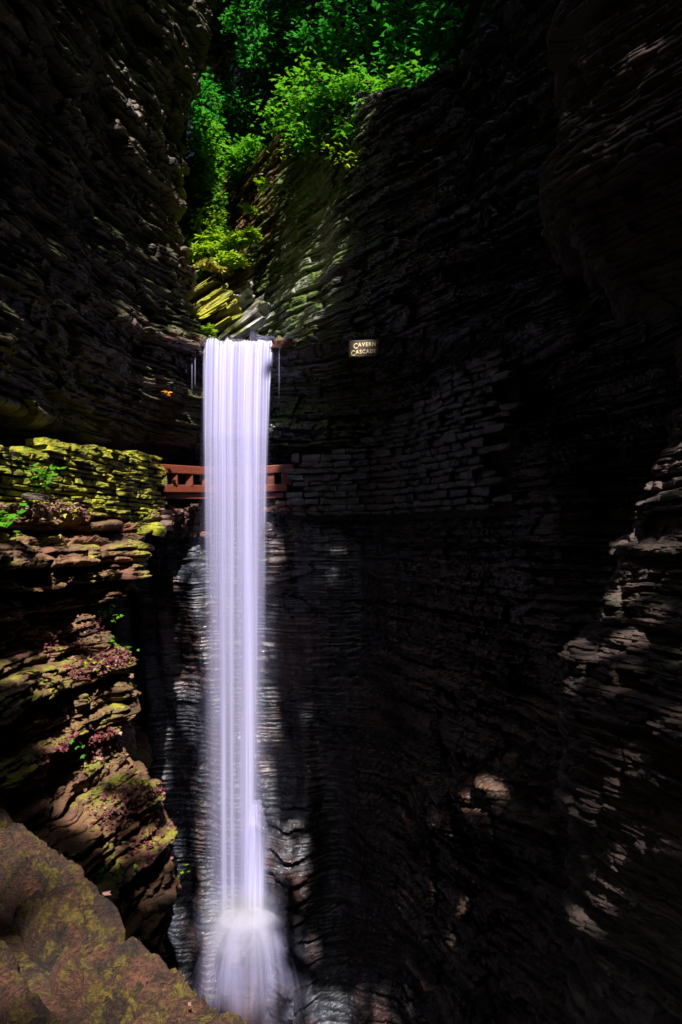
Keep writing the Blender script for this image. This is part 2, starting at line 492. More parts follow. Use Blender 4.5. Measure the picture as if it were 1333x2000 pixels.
addrow([1650] * 16, [d - (0.2 if 500 < a < 800 else 0) for a, d in zip(px_, dL)])
addrow([1850] * 16, [d - (0.7 if 500 < a < 800 else 0.2) for a, d in zip(px_, dL)])
addrow([2110] * 16, [d - (1.2 if 500 < a < 800 else 0.5) for a, d in zip(px_, dL)])
rows.append([np.array([p[0], p[1], -14.0]) for p in rows[-1]])
def amp_main(G):
    X, Y, Z = G[..., 0], G[..., 1], G[..., 2]
    # smoother water-worn face in the grotto below the path, rugged elsewhere
    g = 1 / (1 + np.exp((Z - 0.3) * 4)) / (1 + np.exp((X - 1.4) * 2.5))
    cm = 1 / (1 + np.exp((X - 0.6) * 3)) / (1 + np.exp((4.6 - Z) * 3))
    return 1.0 - 0.87 * g - 0.45 * cm
def bulges(G):
    X, Y, Z = G[..., 0], G[..., 1], G[..., 2]
    g = 1 / (1 + np.exp((Z - 0.2) * 4)) / (1 + np.exp((X - 2.0) * 2.0)) * (Y > 14)
    e = 0.30 * g * vnoise(X * 1.1 + 0.25 * Z, 0, Z * 0.22, 301) + 0.16 * g * vnoise(X * 2.6 + 0.3 * Z, 0, Z * 0.3, 302)
    for f_, a_, sd in ((2.3, .07, 1), (6.1, .045, 2), (13.0, .022, 3)):
        ph_ = Z * f_ + 0.5 * vnoise(X * .5, Y * .3, Z * .7, 310 + sd) + 3 * vnoise(0, 0, Z * 1.3, 320 + sd)
        e += g * a_ * (np.mod(ph_, 1.0) ** 1.6) * (0.5 + 0.7 * np.clip(.5 + vnoise(X * .9, 0, np.floor(ph_) * 3.7, 330 + sd), 0, 1))
    q = np.exp(-((Z + 5.0 + 0.5 * (Y - 12.6)) / 0.7) ** 2) * np.exp(-((Y - 12.8) / 1.5) ** 2) * (X > 0)
    e += 0.55 * q * (0.8 + 0.6 * vnoise(Y * 1.5, 0, Z * 2.5, 303))
    w = np.exp(-((X + 1.15) / 0.55) ** 2) / (1 + np.exp((Z + 6.9) * 2.5)) * (Y > 14)
    e += 0.7 * w * (1 + 0.5 * vnoise(X * 2, 0, Z * 1.1, 304)) + 0.35 * w * (np.mod(-Z * 2.2 + .3 * vnoise(X * 3, 0, Z, 9), 1.0) ** 2)
    return e
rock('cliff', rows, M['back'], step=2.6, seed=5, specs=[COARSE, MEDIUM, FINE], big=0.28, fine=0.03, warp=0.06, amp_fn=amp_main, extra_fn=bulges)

# --- upper left cliff with its overhang above the path
edge = [(-2600, 230), (-400, 300), (-60, 420), (60, 412), (150, 392), (220, 374), (300, 362), (400, 360), (490, 364), (540, 384), (580, 368), (640, 372), (664, 392), (700, 396), (790, 400), (878, 404)]
rows = []
for py, e in edge:
    d7 = 16.0
    z = (HY - py) / F * d7
    if py == -2600: z = ztop
    lean = 0.05 * max(z - 2, 0)
    b = [np.array([-4.0, -21, z]), np.array([-4.2, -3, z]), np.array([-5.0, 4, z]), np.array([-5.02 + lean, 8.2, z]), np.array([-4.9 + lean, 9.8, z]),
         np.array([-4.75 + lean, 11.8, z]), np.array([-4.25 + lean * .5, 14.0, z])]
    ex = (e - CX) / F * 16.0
    b += [np.array([ex, 16.0, z])]
    if py < 664:
        b += [np.array([ex - 0.9, 17.6, z]), np.array([ex - 3.2, 24, z]), np.array([-9, 40, z])]
    else:
        b += [np.array([ex + 0.5, 17.4, z]), np.array([ex + 0.8, 18, z]), np.array([ex + 1, 20, z])]
    if py >= 780:
        sc7 = 1.04 if py == 790 else 1.08
        for q in (5, 6, 7): b[q] = b[q] * np.array([sc7, sc7, sc7 if q == 7 else 1.0])
    rows.append(b)
last = rows[-1]
for off, z in ((1.6, 2.0), (2.0, 0.2), (1.9, -1.0)):
    r = []
    for i, p in enumerate(last):
        nrm = np.array([-1.0, 0.25, 0]) if i < 7 else np.array([-.3, 1.2, 0])
        q = p + nrm * off; q[2] = z
        r.append(q)
    rows.append(r)
rock('cliff_left', rows, M['left'], step=2.6, seed=9, specs=[COARSE, (0.06, 0.20, 1.0, 0.10, 0.07, 0.055, 0.012), FINE], big=0.35, fine=0.04, warp=0.08)

# --- lower left buttress, ledge over ledge
sil = [(1012, 326, 15.5), (1040, 300, 14.3), (1062, 268, 12.6), (1100, 268, 12.2), (1145, 258, 12.0), (1185, 204, 11.1), (1250, 212, 10.9), (1295, 250, 10.9),
       (1340, 272, 11.0), (1400, 276, 10.8), (1440, 258, 10.75), (1480, 262, 10.6), (1530, 302, 10.3), (1620, 312, 10.0), (1700, 342, 9.8), (1770, 338, 9.7),
       (1840, 306, 9.7), (2100, 300, 9.7), (2700, 300, 9.7)]
rows = []
wall_line = [(-4.4, 2.0), (-5.05, 6.0), (-4.95, 8.6), (-4.8, 9.6), (-4.65, 11.2), (-4.5, 12.6), (-4.2, 15.6), (-4.0, 17.0), (-4.0, 18)]
rows.append([np.array([x - .3, y + .2, 0.55]) for x, y in wall_line])
rows.append([np.array([x, y, 0.32]) for x, y in wall_line])
for k, (py, px, d) in enumerate(sil):
    z = (HY - py) / F * d
    def pt(q, dd): return np.array([(q - CX) / F * dd, dd, z])
    kk = 0.00145
    r = [np.array([-3.3, 1.0, z]), pt(-330, d * math.exp(-kk * (px + 330))), pt(-130, d * math.exp(-kk * (px + 130))), pt(0, d * math.exp(-kk * px)),
         pt(px * .38, d * math.exp(-kk * px * .62)), pt(px * .72, d * math.exp(-kk * px * .28)), pt(px, d), pt(px - 35, d + 2.0), pt(px - 80, 18.5)]
    rows.append(r)
rock('buttress', rows, M['column'], step=2.4, seed=14, specs=[(0.18, 0.50, 1.6, 0.20, 0.09, 0.16, 0.04), (0.05, 0.15, 0.6, 0.055, 0.06, 0.05, 0.012), (0.02, 0.06, 0.22, 0.014, 0.016, 0.016, 0.007)],
     big=0.20, fine=0.06, warp=0.08)

# --- right-hand spur near the camera
sil = [(560, 1360), (640, 1336), (750, 1320), (840, 1290), (920, 1282), (985, 1242), (1040, 1240), (1070, 1200), (1130, 1182), (1210, 1166), (1290, 1124),
       (1330, 1116), (1400, 1111), (1500, 1110), (1620, 1114), (1720, 1116), (1850, 1120), (1930, 1130), (2100, 1160), (2700, 1200)]
rows = []
for py, px in sil:
    d = 7.6
    z = (HY - py) / F * d
    def pt(q, dd): return np.array([(q - CX) / F * dd, dd, z])
    rows.append([pt(px + 60, 10.5), pt(px + 22, 8.6), pt(px, d), pt(px + 75, 7.0), pt(px + 150, 6.6), pt(px + 260, 6.0), pt(px + 500, 5.0), np.array([7.0, 0.5, z]), np.array([9.5, -21, z])])
top = [p + np.array([0.9, 0.4, 2.5]) for p in rows[0]]
rows.insert(0, top)
rock('spur', rows, M['spur'], step=2.4, seed=23, specs=[(0.16, 0.45, 0.9, 0.11, 0.06, 0.08, 0.03), (0.04, 0.12, 0.3, 0.035, 0.035, 0.03, 0.01), (0.015, 0.04, 0.16, 0.01, 0.012, 0.01, 0.005)],
     big=0.16, fine=0.02, warp=0.05)

# --- overhanging buttress at the upper right
sil = [(-2800, 1120), (-300, 1120), (-50, 1108), (60, 1086), (150, 1074), (300, 1072), (380, 1069), (430, 1090), (480, 1124), (520, 1158), (560, 1188), (600, 1232), (640, 1330), (690, 1420)]
rows = []
for py, px in sil:
    d = 8.4
    z = (HY - py) / F * d if py > -2000 else ztop
    def pt(q, dd): return np.array([(q - CX) / F * dd, dd, z])
    rows.append([pt(px + 60, 11.2), pt(px + 20, 9.6), pt(px, d), pt(px + 90, 7.7), pt(px + 200, 7.1), pt(px + 340, 6.4), pt(px + 600, 5.3), np.array([7.0, 0.5, z]), np.array([9.5, -21, z])])
rows.append([p + np.array([1.2, 0.6, -0.3]) for p in rows[-1]])
rock('overhang', rows, M['spur'], step=2.6, seed=31, specs=[(0.3, 0.9, 1.8, 0.16, 0.05, 0.10, 0.04), (0.06, 0.2, 0.6, 0.035, 0.03, 0.03, 0.012), FINE],
     big=0.2, fine=0.015, warp=0.05)

# --- unseen wall added behind the camera to block sky light, hillside far upstream, pool
C = [[np.array([x, y, z]) for x, y in ((-9, -10), (-4.2, -20), (0, -21), (8.5, -20), (13, -10))] for z in (ztop, 8, -2, -14)]
rock('sky_blocking_wall', C, M['left'], step=6, seed=44, specs=[COARSE], big=0.4)
C = [[np.array([x, y0 + dy, z]) for x, dy in ((-22, -4), (-8, 0), (0, 1), (10, -1), (24, -5))] for y0, z in ((50, 40), (44, 24), (38, 10), (37, 3))]
rock('hillside', C, M['soil'], step=6, seed=45, specs=[(0.8, 2.0, 3, 0.4, 0.2, 0.1, 0.1)], big=1.0)
o = mesh_obj('pool_water', [(-14, -14, -12.2), (14, -14, -12.2), (14, 22, -12.2), (-14, 22, -12.2)], [[0, 1, 2, 3]], M['pool'])
tag(o, kind='structure')
o = mesh_obj('ground', [(-120, -120, -14.3), (120, -120, -14.3), (120, 120, -14.3), (-120, 120, -14.3)], [[0, 1, 2, 3]], M['soil'])
tag(o, kind='structure')

# ---------------------------------------------------------------- stones
def block_mesh(name, seed, mat, n=(5, 3, 3), rnd=0.28, amp=0.10, smooth=True):
    """a rough rounded block filling about -0.5..0.5, closed"""
    idx = {}; verts = []; faces = []
    nx, ny, nz = n
    def vid(i, j, k):
        if (i, j, k) not in idx:
            idx[(i, j, k)] = len(verts)
            verts.append((2 * i / nx - 1, 2 * j / ny - 1, 2 * k / nz - 1))
        return idx[(i, j, k)]
    for k in (0, nz):
        for i in range(nx):
            for j in range(ny):
                f = [vid(i, j, k), vid(i + 1, j, k), vid(i + 1, j + 1, k), vid(i, j + 1, k)]
                faces.append(f if k else f[::-1])
    for j in (0, ny):
        for i in range(nx):
            for k in range(nz):
                f = [vid(i, j, k), vid(i + 1, j, k), vid(i + 1, j, k + 1), vid(i, j, k + 1)]
                faces.append(f[::-1] if j else f)
    for i in (0, nx):
        for j in range(ny):
            for k in range(nz):
                f = [vid(i, j, k), vid(i, j + 1, k), vid(i, j + 1, k + 1), vid(i, j, k + 1)]
                faces.append(f if i else f[::-1])
    v = np.array(verts)
    m = np.abs(v).max(1, keepdims=True)
    p4 = (np.abs(v) ** 5).sum(1, keepdims=True) ** (1 / 5)
    v = v * (m / p4) ** (rnd * 3)
    v[:, 0] *= 1 - 0.10 * v[:, 2] * math.sin(seed * 2.1); v[:, 2] *= 1 - 0.16 * v[:, 0] * math.sin(seed * 3.7)
    v += amp * np.stack([vnoise(v[:, 0] * 1.3 + seed, v[:, 1] * 1.3, v[:, 2] * 1.3, seed + q) for q in (1, 2, 3)], -1)
    v += amp * .4 * np.stack([vnoise(v[:, 0] * 4 + seed, v[:, 1] * 4, v[:, 2] * 4, seed + q) for q in (4, 5, 6)], -1)
    me_o = mesh_obj(name, v * 0.5, faces, mat, smooth=smooth)
    me = me_o.data
    bpy.data.objects.remove(me_o)
    return me

def dry_wall(name, label, line, zlo, ztop_fn, rowh, stlen, mat, seed, depth=0.34, variants=14, gap=0.012, cat='stone wall', skip=None):
    """courses of separate stones laid along a plan line"""
    r = random.Random(seed)
    line = [Vector((a, b, 0)) for a, b in line]
    cum = [0]
    for a, b in zip(line, line[1:]): cum.append(cum[-1] + (b - a).length)
    def at(s):
        s = min(max(s, 0), cum[-1] - 1e-4)
        for k in range(len(line) - 1):
            if s <= cum[k + 1]:
                t = (s - cum[k]) / (cum[k + 1] - cum[k])
                return line[k].lerp(line[k + 1], t), (line[k + 1] - line[k]).normalized()
    root = empty(name, at(0)[0] + Vector((0, 0, zlo)))
    tag(root, label, cat)
    meshes = [block_mesh('stone', seed * 10 + k, mat, n=(6, 3, 3), rnd=.17, amp=.17, smooth=False) for k in range(variants)]
    z = zlo
    cnt = 0
    while z < 6:
        h = rowh * r.uniform(0.72, 1.35)
        s = -r.uniform(0, stlen)
        any_ = False
        while s < cum[-1]:
            L = stlen * r.uniform(0.5, 1.7)
            sm = s + L / 2
            p, tdir = at(sm)
            tz = ztop_fn(sm / cum[-1])
            hh = h * (1.0 if z + h < tz else 1.2)
            if z < tz and 0 <= sm <= cum[-1] and not (skip and skip(sm / cum[-1], z)):
                any_ = True
                o = bpy.data.objects.new('stone', meshes[r.randrange(variants)])
                COL.objects.link(o)
                o.parent = root
                n = Vector((tdir.y, -tdir.x, 0))
                o.location = p - root.location + Vector((0, 0, 0)) + n * r.uniform(-0.07, 0.06)
                o.location.z = z + h / 2 - zlo
                o.scale = ((L - gap) * 1.03, depth * r.uniform(.9, 1.1), (hh - gap) * r.uniform(.72, 1.08))
                o.rotation_euler = (r.uniform(-.06, .06), r.uniform(-.05, .05), math.atan2(tdir.y, tdir.x) + r.uniform(-.07, .07))
                cnt += 1
            s += L
        z += h
        if not any_ and z > zlo + 0.5: break
    print(name, cnt, 'stones')
    return root, at, cum[-1]

lw = [(-4.98, 8.2), (-4.86, 9.6), (-4.70, 11.2), (-4.50, 12.8), (-4.26, 14.4), (-4.12, 15.3)]
def ltop(t):
    d = 8.2 + t * 7.7
    px = CX - 4.6 / d * F
    for (a, ya), (b, yb) in zip([(-200, 850), (0, 868), (60, 888), (96, 890), (100, 872), (200, 884), (290, 905), (330, 922)], [(0, 868), (60, 888), (96, 890), (100, 872), (200, 884), (290, 905), (330, 922), (400, 926)]):
        if a <= px <= b:
            y = ya + (yb - ya) * (px - a) / (b - a); break
    else: y = 925
    return (HY - y) / F * d
lwall, _, _ = dry_wall('stone_wall', 'curved dry stone wall glowing with yellow and green moss left of the waterfall', lw, 0.28, ltop, 0.098, 0.40, M['stone_l'], 3)
core = [np.array([x - .14, y + .04, z]) for z in (0.2, 0.9) for x, y in lw]
# dark fill behind the stones
def fill(name, line, zlo, tops, mat, parent, off, thick=0.16):
    v = []; f = []
    for k, (x, y) in enumerate(line):
        tx, ty = off
        for zz in (zlo, tops[k]):
            v.append((x + tx, y + ty, zz)); v.append((x + tx * (1 + thick / .1), y + ty * (1 + thick / .1), zz))
    for k in range(len(line) - 1):
        a = k * 4; b = a + 4
        f += [[a, b, b + 2, a + 2], [a + 1, a + 3, b + 3, b + 1], [a + 2, b + 2, b + 3, a + 3]]
    v = np.array(v) - np.array(parent.location)
    return mesh_obj(name, v, f, mat, parent)
fill('rubble_core', lw, 0.2, [ltop(t) - .12 for t in (0, .18, .39, .6, .83, 1)], M['mortar'], lwall, (-.1, .03))

rpx = [578, 640, 710, 800, 900, 1010]; rd = [16.75, 16.6, 16.2, 15.05, 13.05, 11.6]
rw = [P(a, 0, d)[:2] for a, d in zip(rpx, rd)]
rl = np.concatenate([[0], np.cumsum([np.linalg.norm(np.subtract(a, b)) for a, b in zip(rw, rw[1:])])])
def rtop(t):
    s = t * rl[-1]
    px = np.interp(s, rl, rpx); d = np.interp(s, rl, rd)
    y = np.interp(px, [570, 640, 690, 740, 785, 830, 860, 905, 950, 985, 1010], [900, 893, 878, 852, 830, 800, 765, 735, 704, 672, 655])
    return (HY - y) / F * d
rwall, _, _ = dry_wall('stone_wall', 'dark wet dry stone wall climbing in steps right of the waterfall', [tuple(p) for p in rw], 0.40, rtop, 0.13, 0.36, M['stone_r'], 4, skip=lambda t, z: t > .90 and random.random() < (t - .88) * 6)
fill('rubble_core', [tuple(p) for p in rw], 0.3, [rtop(t / rl[-1]) - .12 for t in rl], M['mortar'], rwall, (.06, .08))

# ---------------------------------------------------------------- parapet in the foreground (its top 1 m below the eye)
def cap_stone(root, a0, a1, b0, b1, seed, z0=-1.0, th=0.16):
    """a: along the wall, b: across; local axes of the root. dense top with worn edges"""
    nx, ny = 84, 60
    u, v = np.meshgrid(np.linspace(0, 1, nx), np.linspace(0, 1, ny))
    r = np.random.default_rng(seed)
    ca, cb = (a0 + a1) / 2, (b0 + b1) / 2
    corners = np.array([[a0, b0], [a1, b0], [a0, b1], [a1, b1]]) + r.uniform(-0.012, 0.012, (4, 2))
    p = ((1 - u) * (1 - v))[..., None] * corners[0] + (u * (1 - v))[..., None] * corners[1] + ((1 - u) * v)[..., None] * corners[2] + (u * v)[..., None] * corners[3]
    e = np.minimum(np.minimum(u, 1 - u) * (a1 - a0), np.minimum(v, 1 - v) * (b1 - b0))
    c = np.array([ca, cb])
    w = p + 0.035 * np.stack([fbm(p[..., 0] * 6 + seed, p[..., 1] * 6, 0, 3), fbm(p[..., 0] * 6, p[..., 1] * 6 + seed, 5, 4)], -1)
    ee = 1 - np.exp(-e / 0.06)
    z = -0.07 * np.exp(-e / 0.022) + ee * 0.06 * fbm(w[..., 0] * 9, w[..., 1] * 9, seed, 9, 4) + 0.022 * np.floor(3.5 * fbm(w[..., 0] * 4, w[..., 1] * 4, seed + 3, 12, 3) + .5)
    rg = np.abs(fbm(w[..., 0] * 9 + seed, w[..., 1] * 16, 2, 15, 3))
    z -= 0.045 * np.exp(-rg / 0.022) * (vnoise(w[..., 0] * 3, w[..., 1] * 3, seed, 2) > -.1)
    z += ee * 0.045 * np.abs(fbm(w[..., 0] * 24, w[..., 1] * 34, seed, 19, 3)) + 0.010 * fbm(w[..., 0] * 70, w[..., 1] * 70, seed, 21, 2) + 0.006 * vnoise(w[..., 0] * 110, w[..., 1] * 110, seed, 20)
    z += r.uniform(-0.035, 0.008) + (w[..., 0] - ca) * r.uniform(-.06, .06) + (w[..., 1] - cb) * r.uniform(-.06, .06)
    top = np.concatenate([w, z[..., None]], -1).reshape(-1, 3)
    f = gridfaces(ny, nx)
    ring = [i for i in range(nx)] + [j * nx + nx - 1 for j in range(1, ny)] + [(ny - 1) * nx + i for i in range(nx - 2, -1, -1)] + [j * nx for j in range(ny - 2, 0, -1)]
    base = len(top)
    rp = top[ring].copy()
    lv = [top]
    for q, dz in enumerate((0.05, 0.1, th)):
        x = rp.copy(); x[:, 2] -= dz
        x[:, :2] += 0.012 * np.stack([vnoise(x[:, 0] * 20, x[:, 1] * 20, x[:, 2] * 20 + q, seed), vnoise(x[:, 0] * 20, x[:, 1] * 20, x[:, 2] * 20 + q, seed + 1)], -1)
        lv.append(x)
    nR = len(ring)
    ff = [f]
    prev = np.array(ring)
    for q in range(3):
        cur = base + q * nR + np.arange(nR)
        ff.append(np.stack([prev, cur, np.roll(cur, -1), np.roll(prev, -1)], -1)); prev = cur
    o = mesh_obj('stone', np.concatenate(lv), np.concatenate(ff), M['parapet'], root, smooth=False)
    o.location = (0, 0, th - 0.16 + 0.0)
    return o
par = empty('parapet', (-0.168, 1.415, -1.0), math.radians(135))
tag(par, 'low mossy stone parapet running diagonally across the bottom left foreground', 'parapet')
# along axis: +a goes up-left, far edge at b = 0, wall body at b > 0 (towards the camera)
alen = [(-0.62, -0.30), (-0.29, 0.10), (0.11, 0.30), (0.31, 0.58), (0.59, 0.86), (0.87, 1.08), (1.09, 1.36), (1.37, 1.7), (1.71, 2.1)]
k = 0
for a0, a1 in alen:
    k += 1
    j = [0.04, .02, .01, -.015, -.02, -.04, -.05, -.06, -.07][k - 1]
    cap_stone(par, a0 + .008, a1 - .008, 0.0 + j, 0.225 + j, 100 + k)
for a0, a1 in [(-0.7, -0.40), (-0.39, -0.06), (-0.05, 0.21), (0.22, 0.49), (0.50, 0.70), (0.71, 1.02), (1.03, 1.25), (1.26, 1.6)]:
    k += 1
    cap_stone(par, a0 + .008, a1 - .008, 0.255, 0.53, 100 + k)
body = [(-1.2, 0.05, -.10), (2.2, 0.05, -.10), (2.2, 0.52, -.10), (-1.2, 0.52, -.10), (-1.2, 0.03, -1.2), (2.2, 0.03, -1.2), (2.2, 0.52, -1.2), (-1.2, 0.52, -1.2)]
mesh_obj('wall_core', body, [[0, 1, 2, 3], [0, 4, 5, 1], [1, 5, 6, 2], [2, 6, 7, 3], [3, 7, 4, 0]], M['parapet'], par)

# ---------------------------------------------------------------- timber railing behind the fall
def box_mesh(L, Wd, H, name, mat, seed=0):
    v = np.array([(x, y, z) for x in (-.5, .5) for y in (-.5, .5) for z in (-.5, .5)]) * [L, Wd, H]
    bmf = [[0, 1, 3, 2], [4, 6, 7, 5], [0, 4, 5, 1], [2, 3, 7, 6], [0, 2, 6, 4], [1, 5, 7, 3]]
    return v, bmf
rail = empty('timber_railing', P(320, 970, 16.8))
tag(rail, 'red brown timber railing on the ledge behind the waterfall', 'railing')
def beam(name, p, q, w, h, parent, mat, lab=None):
    p = Vector(p); q = Vector(q)
    L = (q - p).length
    v, f = box_mesh(L, w, h, name, mat)
    o = mesh_obj(name, v, f, mat, parent)
    o.location = (p + q) / 2 - Vector(parent.location)
    o.rotation_euler = (0, -math.asin((q - p).z / L), math.atan2((q - p).y, (q - p).x))
    bv = o.modifiers.new('edge', 'BEVEL'); bv.width = min(w, h) * 0.12; bv.segments = 2
    return o
pts = [P(292, 914, 15.6), P(400, 920, 16.6), P(490, 920, 16.85), P(576, 914, 16.8)]
for a, b in zip(pts, pts[1:]):
    beam('top_rail', a, b, 0.16, 0.20, rail, M['wood'])
pts2 = [P(322, 954, 15.9), P(400, 955, 16.63), P(490, 955, 16.88), P(562, 952, 16.8)]
for a, b in zip(pts2, pts2[1:]):
    beam('bottom_rail', a, b, 0.12, 0.18, rail, M['wood'])
pts3 = [P(322, 968, 16.0), P(400, 970, 16.7), P(490, 970, 16.95), P(556, 967, 16.9)]
for a, b in zip(pts3, pts3[1:]):
    beam('toe_board', a, b, 0.10, 0.13, rail, M['wood'])
for px in (323, 341, 371, 403, 432, 462, 494, 530, 557, 566):
    d = np.interp(px, [292, 400, 490, 576], [15.6, 16.6, 16.85, 16.8])
    c = P(px, 934, d + .02)
    v, f = box_mesh(0.165 if px not in (323, 566) else .10, 0.10, 0.34, 'p', None)
    o = mesh_obj('post', v, f, M['wood'], rail)
    o.location = Vector(c) - Vector(rail.location)
    if px == 323: o.data.materials[0] = M['stone_l']; o['label'] = 'pale weathered end post'

# ---------------------------------------------------------------- sign
sc_ = P(711, 681, 13.5)
sign = empty('sign', sc_, math.radians(-9))
tag(sign, 'small dark wooden sign reading Cavern Cascade fixed to the cliff', 'sign')
v, f = box_mesh(0.60, 0.05, 0.33, 'b', None)
b_ = mesh_obj('board', v, f, M['board'], sign)
bv = b_.modifiers.new('edge', 'BEVEL'); bv.width = .012; bv.segments = 2
def word(txt, x, z, size, caps):
    xx = x
    for i, ch in enumerate(txt):
        s = size * (1.35 if i == 0 else 1.0)
        cu = bpy.data.curves.new('letter', 'FONT')
        cu.body = ch; cu.size = s; cu.extrude = 0.006; cu.offset = 0.0012; cu.resolution_u = 3
        o = bpy.data.objects.new('letter', cu)
        COL.objects.link(o)
        dg = bpy.context.evaluated_depsgraph_get()
        me = bpy.data.meshes.new_from_object(o.evaluated_get(dg))
        w = max((v.co.x for v in me.vertices), default=0) if len(me.vertices) else .03
        bpy.data.objects.remove(o)
        me.materials.clear(); me.materials.append(M['gold'])
        lo = bpy.data.objects.new('letter', me)
        COL.objects.link(lo); lo.parent = sign
        lo.location = (xx, -0.032, z - (0.035 if i == 0 else 0))
        lo.rotation_euler = (math.radians(90), 0, 0)
        lo.scale = (0.86, 1, 1)
        xx += w * 0.86 + 0.012
    return xx
word('CAVERN', -0.205, 0.035, 0.110, True)
word('CASCADE', -0.255, -0.105, 0.110, True)

# ---------------------------------------------------------------- water
fall = empty('waterfall', P(465, 1800, 15.6))
tag(fall, 'tall silky white waterfall plunging from the lip into the dark gorge', 'waterfall')
FL = np.array(fall.location)
def curtain(name, d, edges, strands, veil, nx=230, nz=170, y0=664, y1=1815, soft=0.05, seed=0, crest=True, wob=0.02, fade_bottom=True, zfun=None):
    ys = np.linspace(y0, y1, nz)
    le = np.interp(ys, [e[0] for e in edges], [e[1] for e in edges])
    re = np.interp(ys, [e[0] for e in edges], [e[2] for e in edges])
    u = np.linspace(0, 1, nx)
    PX = le[:, None] + (re - le)[:, None] * u
    Yp = ys[:, None] + 0 * u
    t = (ys - y0) / (y1 - y0)
    dep = d - 0.30 * np.sqrt(np.clip(t * 6, 0, 1)) + 0 * t
    Dm = dep[:, None] + wob * vnoise(u * 9, 0, seed, seed)[None, :] + 0 * Yp
    A = veil(u[None, :], t[:, None]) + 0 * Yp
    for (c0, c1, w0, w1, a0, a1) in strands:
        c = c0 + (c1 - c0) * t ** 0.45; w = w0 + (w1 - w0) * t ** 0.7; a = a1 + (a0 - a1) * (1 - t) ** 3.6
        g = np.exp(-((PX - c[:, None]) / w[:, None]) ** 2) * a[:, None]
        A = A + g
    fl = 0.16 * vnoise(PX * 0.35, Yp * 0.004, 0, seed + 3) + 0.10 * vnoise(PX * 0.9, Yp * 0.006, 0, seed + 4) * (1 - t[:, None] * .6)
    A = A * (1 + 1.6 * fl)
    sf = soft * (0.35 + 2.2 * t)[:, None]
    em = np.clip(u[None, :] / sf, 0, 1) * np.clip((1 - u[None, :]) / sf, 0, 1)
    em = em * em * (3 - 2 * em)
    A = A * em
    if fade_bottom: A = A * np.clip((1 - t[:, None]) / 0.04, 0, 1)
    A = np.clip(A, 0, 0.985)
    V = np.stack([(PX - CX) / F * d, Dm, (HY - Yp) / F * d], -1)
    V[..., 2] += (0.05 * vnoise(PX * 0.09, 0, 3, 91) + 0.02 * vnoise(PX * 0.4, 0, 3, 92)) * np.clip(1 - t[:, None] * 12, 0, 1)
    if crest:
        pre = []
        pa = []
        for q in (2.2, 1.2, 0.5, 0.12):
            r0 = V[0].copy(); r0[:, 1] += q; r0[:, 2] += 0.01 + 0.015 * q
            pre.append(r0); pa.append(np.clip(A[2] * (1.0 if q < 1.5 else .6), 0, .95))
        V = np.concatenate([np.array(pre), V]); A = np.concatenate([np.array(pa), A])
    nr, nc = V.shape[:2]
    return mesh_obj(name, V.reshape(-1, 3) - FL, gridfaces(nr, nc), M['water'], fall, smooth=True, attrs={'alpha': A.ravel()})
E1 = [(664, 396, 541), (760, 399, 531), (900, 402, 527), (1200, 404, 524), (1500, 402, 523), (1815, 402, 526)]
r = random.Random(5)
fine_s = []
for i in range(34):
    c = 400 + i * 4.1 + r.uniform(-1.5, 1.5)
    fine_s.append((c, 465 + (c - 468) * 0.86 + r.uniform(-2, 2), r.uniform(0.9, 2.2), r.uniform(2.0, 4.2), r.choice((.35, .6, .95, 1.1)), r.uniform(0.0, 0.05)))
main_s = [(412, 420, 6, 5, .5, .05), (436, 442, 7, 6, .8, .46), (452, 459, 6, 5, .7, .36), (486, 491, 7, 11, .8, .64), (474, 476, 5, 5, .4, .12), (519, 518, 4, 3, .45, .12), (503, 505, 5, 6, .35, .2)]
curtain('curtain', 15.98, E1, fine_s, lambda u, t: 0.05 * (1 - t) ** 2, seed=1, soft=.06)
curtain('curtain', 16.08, E1, main_s, lambda u, t: 0.16 * (1 - t) ** 3 + 0.11, seed=2, soft=.13, wob=.03)
curtain('curtain', 16.2, [(664, 396, 541), (760, 396, 534), (900, 392, 532), (1300, 388, 532), (1815, 382, 540)], [(465, 470, 50, 40, .35, .10)], lambda u, t: 0.06 + 0 * u, seed=3, soft=.22, wob=.04)
# stream that strikes the wall low on the right and slides down it
curtain('slide', 15.9, [(1560, 492, 512), (1620, 484, 536), (1700, 478, 532), (1815, 474, 530)], [(500, 500, 9, 22, .3, .75)], lambda u, t: 0.05 + 0.25 * t, y0=1560, y1=1815, seed=6, soft=.22, crest=False, nz=60, fade_bottom=False)
for px, y0, y1, a in ((381, 690, 770, .25), (387, 684, 762, .35), (370, 700, 735, .2), (361, 688, 716, .15), (548, 676, 800, .28), (353, 690, 712, .12)):
    c = curtain('trickle', 15.75, [(y0, px - 1.6, px + 1.6), (y1, px - 1.6, px + 1.6)], [(px, px, 1.2, 1.2, a * 2, a)], lambda u, t: 0 * u * t, nx=7, nz=12, y0=y0, y1=y1, soft=.3, crest=False, seed=px)

